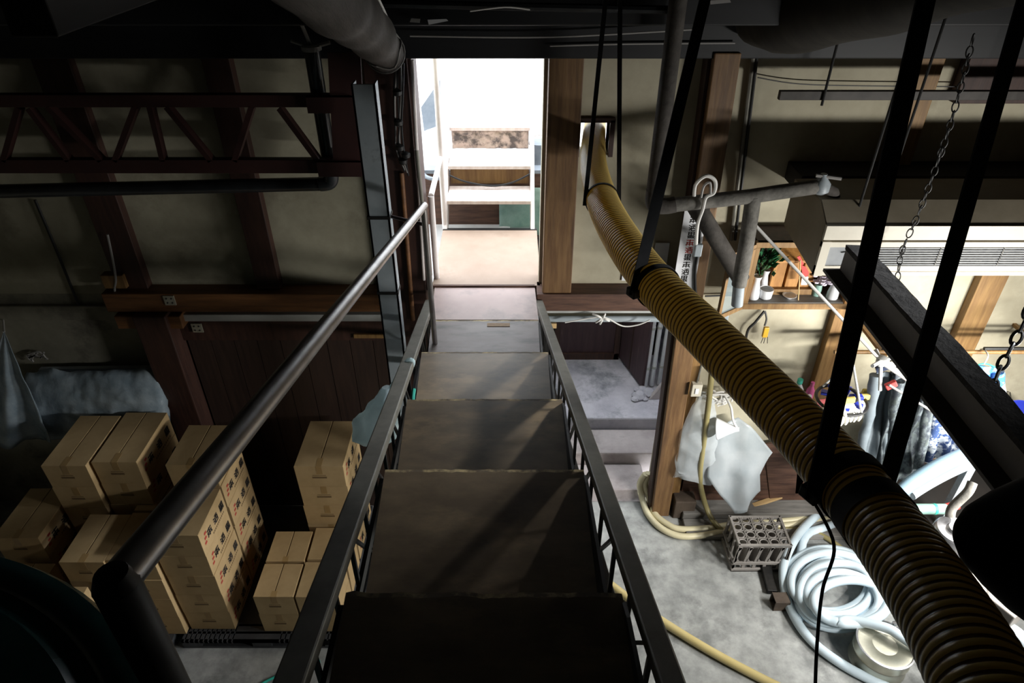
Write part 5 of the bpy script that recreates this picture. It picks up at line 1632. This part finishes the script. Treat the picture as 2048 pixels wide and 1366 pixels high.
rim(CHt - 0.035, CHt).build('top_rim', M_crate, ct, bevel=0.004)
rim(0.10, 0.125, 0.012).build('middle_rim', M_crate, ct, bevel=0.003)
rim(0.0, 0.035, 0.012).build('base_rim', M_crate, ct, bevel=0.004)
for y in (CY0, CY1 - 0.014):
    mb = MB()
    nsl = 5
    w_ = (CX1 - CX0) / nsl
    for k in range(nsl + 1):
        x = CX0 + k * w_
        mb.prism([(x - 0.014, y, 0.11), (x + 0.016, y, 0.11), (min(x + 0.04, CX1), y, CHt - 0.03), (min(x + 0.012, CX1 - 0.02), y, CHt - 0.03)], (0, 0.014, 0))
        mb.box(max(CX0, x - 0.014), min(CX1, x + 0.014), y, y + 0.014, 0.02, 0.11)
    for k in range(nsl):                                 # arched corners of the openings
        x = CX0 + k * w_
        for z in (0.125, CHt - 0.035):
            mb.prism([(x + 0.012, y, z), (x + 0.05, y, z), (x + 0.014, y, z + (0.05 if z < 0.2 else -0.05))], (0, 0.014, 0))
    mb.build('side_lattice', M_crate, ct)
for x in (CX0, CX1 - 0.014):
    mb = MB()
    for k in range(4):
        y = CY0 + k * (CY1 - CY0 - 0.02) / 3
        mb.box(x, x + 0.014, y, y + 0.024, 0.02, CHt - 0.03)
    for k in range(3):
        y = CY0 + (k + 0.5) * (CY1 - CY0) / 3
        for z in (0.13, CHt - 0.04):
            mb.prism([(x, y - 0.05, z), (x, y - 0.02, z), (x, y - 0.05, z + (0.05 if z < 0.2 else -0.05))], (0.014, 0, 0))
    mb.build('end_lattice', M_crate, ct)
mb = MB()
for i in range(5):
    for j_ in range(4):
        c = Vector((CX0 + (i + 0.5) * (CX1 - CX0) / 5, CY0 + (j_ + 0.5) * (CY1 - CY0) / 4, CHt - 0.012))
        mb.tube([c + Vector((0.038 * math.cos(k * 6.2832 / 14), 0.034 * math.sin(k * 6.2832 / 14), 0)) for k in range(14)], 0.006, 6, closed=True)
for i in range(1, 5):
    x = CX0 + i * (CX1 - CX0) / 5
    mb.box(x - 0.004, x + 0.004, CY0, CY1, CHt - 0.025, CHt - 0.002)
for j_ in range(1, 4):
    y = CY0 + j_ * (CY1 - CY0) / 4
    mb.box(CX0, CX1, y - 0.004, y + 0.004, CHt - 0.025, CHt - 0.002)
mb.build('bottle_grid', M_crate, ct)
mb = MB()
for i in range(1, 5):
    x = CX0 + i * (CX1 - CX0) / 5
    mb.box(x - 0.003, x + 0.003, CY0 + 0.014, CY1 - 0.014, 0.02, CHt - 0.025)
mb.build('dividers', M_crate, ct)

# small steel bits on the floor
a, b = aZ(1530, 1128, 0.03), aZ(1545, 1185, 0.03)
one('steel_channel', MB().beam(a, b, 0.09, 0.05), M_blacksteel, 'dark steel channel lying on the floor beside the crate', 'channel', bevel=0.004)
c = aZ(1556, 1212, 0.0)
mt = thing('metal_bracket', 'small rusty metal box section on the floor beside the hose coil', 'bracket', c)
MB().box(c.x - 0.06, c.x + 0.07, c.y - 0.05, c.y - 0.04, 0, 0.12).box(c.x - 0.06, c.x + 0.07, c.y + 0.05, c.y + 0.06, 0, 0.12).box(c.x - 0.06, c.x + 0.07, c.y - 0.05, c.y + 0.06, 0.11, 0.12).box(c.x - 0.06, c.x + 0.07, c.y - 0.05, c.y + 0.06, 0.0, 0.01).build('section', M_darkblock, mt, bevel=0.003)

# pale blue hose coil
HRB = 0.040
coil = []
ctr = [(1655, 1160, 92, 86), (1684, 1196, 88, 62), (1650, 1158, 70, 62), (1690, 1186, 92, 66), (1668, 1182, 56, 46), (1702, 1204, 74, 44)]
z = 0.045
npt = 18
for li, (cxp, cyp, rx, ry) in enumerate(ctr):
    for k in range(npt):
        a = -2.2 - 2 * math.pi * k / npt
        nx = ctr[min(li + 1, len(ctr) - 1)]
        f_ = k / npt
        x = (cxp * (1 - f_) + nx[0] * f_) + (rx * (1 - f_) + nx[2] * f_) * math.cos(a)
        y = (cyp * (1 - f_) + nx[1] * f_) - (ry * (1 - f_) + nx[3] * f_) * math.sin(a)
        zz = 0.045 + 0.070 * (li + f_) * 0.55 + 0.016 * math.sin(3 * a + li * 2)
        coil.append(aZ(x, y, zz))
start = [aZ(1790, 1052, 0.045), aZ(1710, 1040, 0.045), aZ(1650, 1055, 0.05), aZ(1605, 1085, 0.05)]
endp = [aZ(1700, 1240, 0.26), aZ(1770, 1255, 0.34), aZ(1800, 1272, 0.34), aZ(1840, 1300, 0.30), aZ(1900, 1340, 0.20)]
one('blue_hose_coil', MB().tube(smooth_path(start + coil + endp, 5), HRB, 16), M_bluehose, 'coil of pale blue hose lying on the concrete floor', 'hose', smooth=True)
out = [aZ(1725, 1000, 0.05), aZ(1650, 1022, 0.05), aZ(1605, 1058, 0.10), aZ(1576, 1105, 0.12), aZ(1566, 1150, 0.10), aZ(1580, 1215, 0.05), aZ(1620, 1278, 0.045), aZ(1690, 1332, 0.045), aZ(1790, 1382, 0.045), aZ(1900, 1430, 0.045)]
one('blue_hose_strand', MB().tube(smooth_path(out, 8), HRB, 16), M_bluehose, 'long outer strand of pale blue hose curving past the coil', 'hose', smooth=True)

# round tin can
c = aZ(1752, 1322, 0.0)
can = thing('tin_can', 'round dull tin can with a rimmed top under the hose end', 'can', c)
MB().lathe(c, [(0.215, 0), (0.222, 0.01), (0.215, 0.02), (0.215, 0.14), (0.221, 0.15), (0.215, 0.16), (0.215, 0.245)], 40).build('body', M_tin, can, smooth=True)
MB().lathe(c, [(0.215, 0.245), (0.224, 0.25), (0.224, 0.262), (0.212, 0.264), (0.205, 0.25)], 40, caps=False).build('rim', M_alu, can, smooth=True)
MB().lathe(c, [(0.206, 0.25), (0.10, 0.248), (0.09, 0.24), (0, 0.238)], 36, caps=False).build('lid', M_tin, can, smooth=True)
q = c + Vector((0.10, 0.12, 0.25))
MB().tube([q, q + Vector((0, 0, 0.10)), q + Vector((0.06, 0, 0.12))], 0.022, 10).build('spout', M_alu, can, smooth=True)

# ================================================================== LOW BENCH AND MACHINE AT THE RIGHT
wb = thing('work_bench', 'dark low bench below the hanging laundry', 'bench', (3.9, 4.3, 0))
MB().box(3.30, 5.3, 3.98, 4.78, 0.62, 0.68).build('top', M_dark, wb, bevel=0.006)
for x in (3.34, 5.15):
    for y in (4.02, 4.66):
        MB().box(x, x + 0.08, y, y + 0.08, 0, 0.62).build('leg', M_dark, wb)
MB().box(3.34, 5.2, 4.05, 4.08, 0.10, 0.58).build('front_panel', M_dark, wb)
ta = thing('blue_tray', 'pale blue plastic trough curving on the dark bench', 'trough', aZ(1880, 950, 0.7))
mb = MB()
arc = smooth_path([aD(1796, 988, 5.35), aD(1830, 962, 5.4), aD(1880, 933, 5.45), aD(1935, 908, 5.5), aD(1990, 890, 5.5)], 8)
mb.tube(arc, [0.048 + 0.016 * math.sin(math.pi * k / (len(arc) - 1)) for k in range(len(arc))], 18)
mb.build('outer_wall', M_trough, ta, smooth=True)
mb = MB()
arc2 = [p + Vector((0.02, -0.03, -0.085)) for p in arc[6:-4]]
mb.tube(arc2, 0.045, 14)
mb.build('inner_wall', M_greysteel, ta, smooth=True)
for k_ in (6, len(arc) - 6):
    p = arc[k_]
    MB().box(p.x - 0.03, p.x + 0.03, p.y - 0.03, p.y + 0.03, 0.68, p.z - 0.05).build('foot', M_greysteel, ta)
pg = thing('pale_green_tube', 'pale green tube with a red end lying at the bench edge', 'tube', aZ(1850, 1017, 0.5))
MB().tube([aD(1800, 1018, 5.75), aD(1892, 1018, 5.75)], 0.045, 14).build('tube', M_greencloth, pg, smooth=True)
MB().tube([aD(1893, 1016, 5.75), aD(1915, 1010, 5.75)], 0.038, 12).build('red_end', M_red, pg, smooth=True)
MB().tube([aD(1866, 1018, 5.75), aD(1871, 1018, 5.75)], 0.0475, 14).build('green_band', M_teal, pg, smooth=True)

mc = thing('filter_pump', 'silver filter pump with cream bracket on the floor beyond the hose', 'pump', aZ(1920, 1200, 0))
pa2 = aD(1862, 1130, 5.0)
pb2 = aD(1910, 1062, 4.75)
ax = (pb2 - pa2)
rt = ax.to_track_quat('Z', 'Y').to_matrix()
Lc = ax.length
MB().lathe(pa2, [(0.0, 0), (0.125, 0.0), (0.13, 0.02), (0.13, Lc - 0.02), (0.125, Lc)], 32, rot=rt).build('canister', M_alu, mc, smooth=True)
MB().lathe(pb2, [(0.125, 0), (0.118, 0.012), (0.06, 0.014), (0.05, 0.035), (0, 0.036)], 32, rot=rt).build('canister_lid', M_alu, mc, smooth=True)
for k_, (xa, ya, xb, yb, w_, m_) in enumerate([(1890, 1125, 2030, 1290, 0.05, M_cream), (1918, 1105, 1962, 1150, 0.08, M_alu), (1958, 1130, 1955, 1195, 0.09, M_cream)]):
    MB().beam(aD(xa, ya, 4.9 - 0.1 * k_), aD(xb, yb, 4.75 - 0.1 * k_), w_, 0.04).build(['frame_bar', 'arm', 'bracket'][k_], m_, mc, bevel=0.005)
c = aD(2000, 1215, 4.6)
MB().obox(c, 0.15, 0.22, 0.16, Matrix.Rotation(0.5, 3, 'Z')).build('gear_box', M_ibeamweb, mc, bevel=0.008)
for (px, py) in [(1976, 1161), (1985, 1169)]:
    MB().lathe(aD(px, py, 4.6), [(0.02, 0), (0.022, 0.012), (0.01, 0.02), (0, 0.022)], 12).build('bolt', M_alu, mc, smooth=True)
MB().tube(smooth_path([aD(1900, 1035, 4.8), aD(1905, 1015, 4.8), aD(1935, 985, 4.75), aD(1945, 965, 4.75)], 5), 0.032, 12).build('inlet', M_lag, mc, smooth=True)
MB().tube(smooth_path([aD(2005, 1255, 4.6), aD(2030, 1270, 4.55), aD(2060, 1300, 4.5)], 5), 0.06, 12).build('outlet', M_greysteel, mc, smooth=True)
fz = min(pa2.z, c.z)
for p in (c,):
    MB().box(p.x - 0.05, p.x + 0.05, p.y - 0.05, p.y + 0.05, 0, p.z - 0.06).build('leg', M_blacksteel, mc)

# black cowl in the near right corner
kc_ = aD(1912, 1062, 1.38)
bk = thing('black_cowl', 'large black rounded machine cowl at the near right edge', 'cowl', aD(2060, 1100, 1.35))
axk = (aD(2200, 1120, 1.33) - kc_).normalized()
rk = axk.to_track_quat('Z', 'Y').to_matrix()
MB().lathe(kc_, [(0, 0), (0.03, 0.006), (0.06, 0.025), (0.10, 0.07), (0.135, 0.12), (0.165, 0.18), (0.18, 0.25), (0.185, 0.45), (0.17, 0.50), (0, 0.52)], 40, rot=rk).build('shell', M_blackrubber, bk, smooth=True)
p = kc_ + axk * 0.36
MB().box(p.x - 0.05, p.x + 0.05, p.y - 0.05, p.y + 0.05, 0, p.z - 0.1).build('pedestal', M_blackrubber, bk)
MB().box(p.x - 0.2, p.x + 0.2, p.y - 0.2, p.y + 0.2, 0, 0.03).build('base_plate', M_blackrubber, bk)

# housings of the work lamp and of the added second lamp
for L_, lab in ((LAMP, 'fluorescent work lamp hung nearest over the wash floor'), (ADDED_LAMP, 'added second work lamp, unseen at the far right')):
    wl_ = thing('work_lamp', lab, 'lamp', L_)
    for y in (-0.5, 0.5):
        MB().tube([L_ + Vector((0.08, y, 0.09)), Vector((L_.x + 0.08, L_.y + y, 6.4))], 0.006, 6).build('hanger_rod', M_cable, wl_)
    MB().box(L_.x + 0.03, L_.x + 0.13, L_.y - 0.66, L_.y + 0.66, L_.z + 0.06, L_.z + 0.14).build('housing', M_lampwhite, wl_, bevel=0.004)
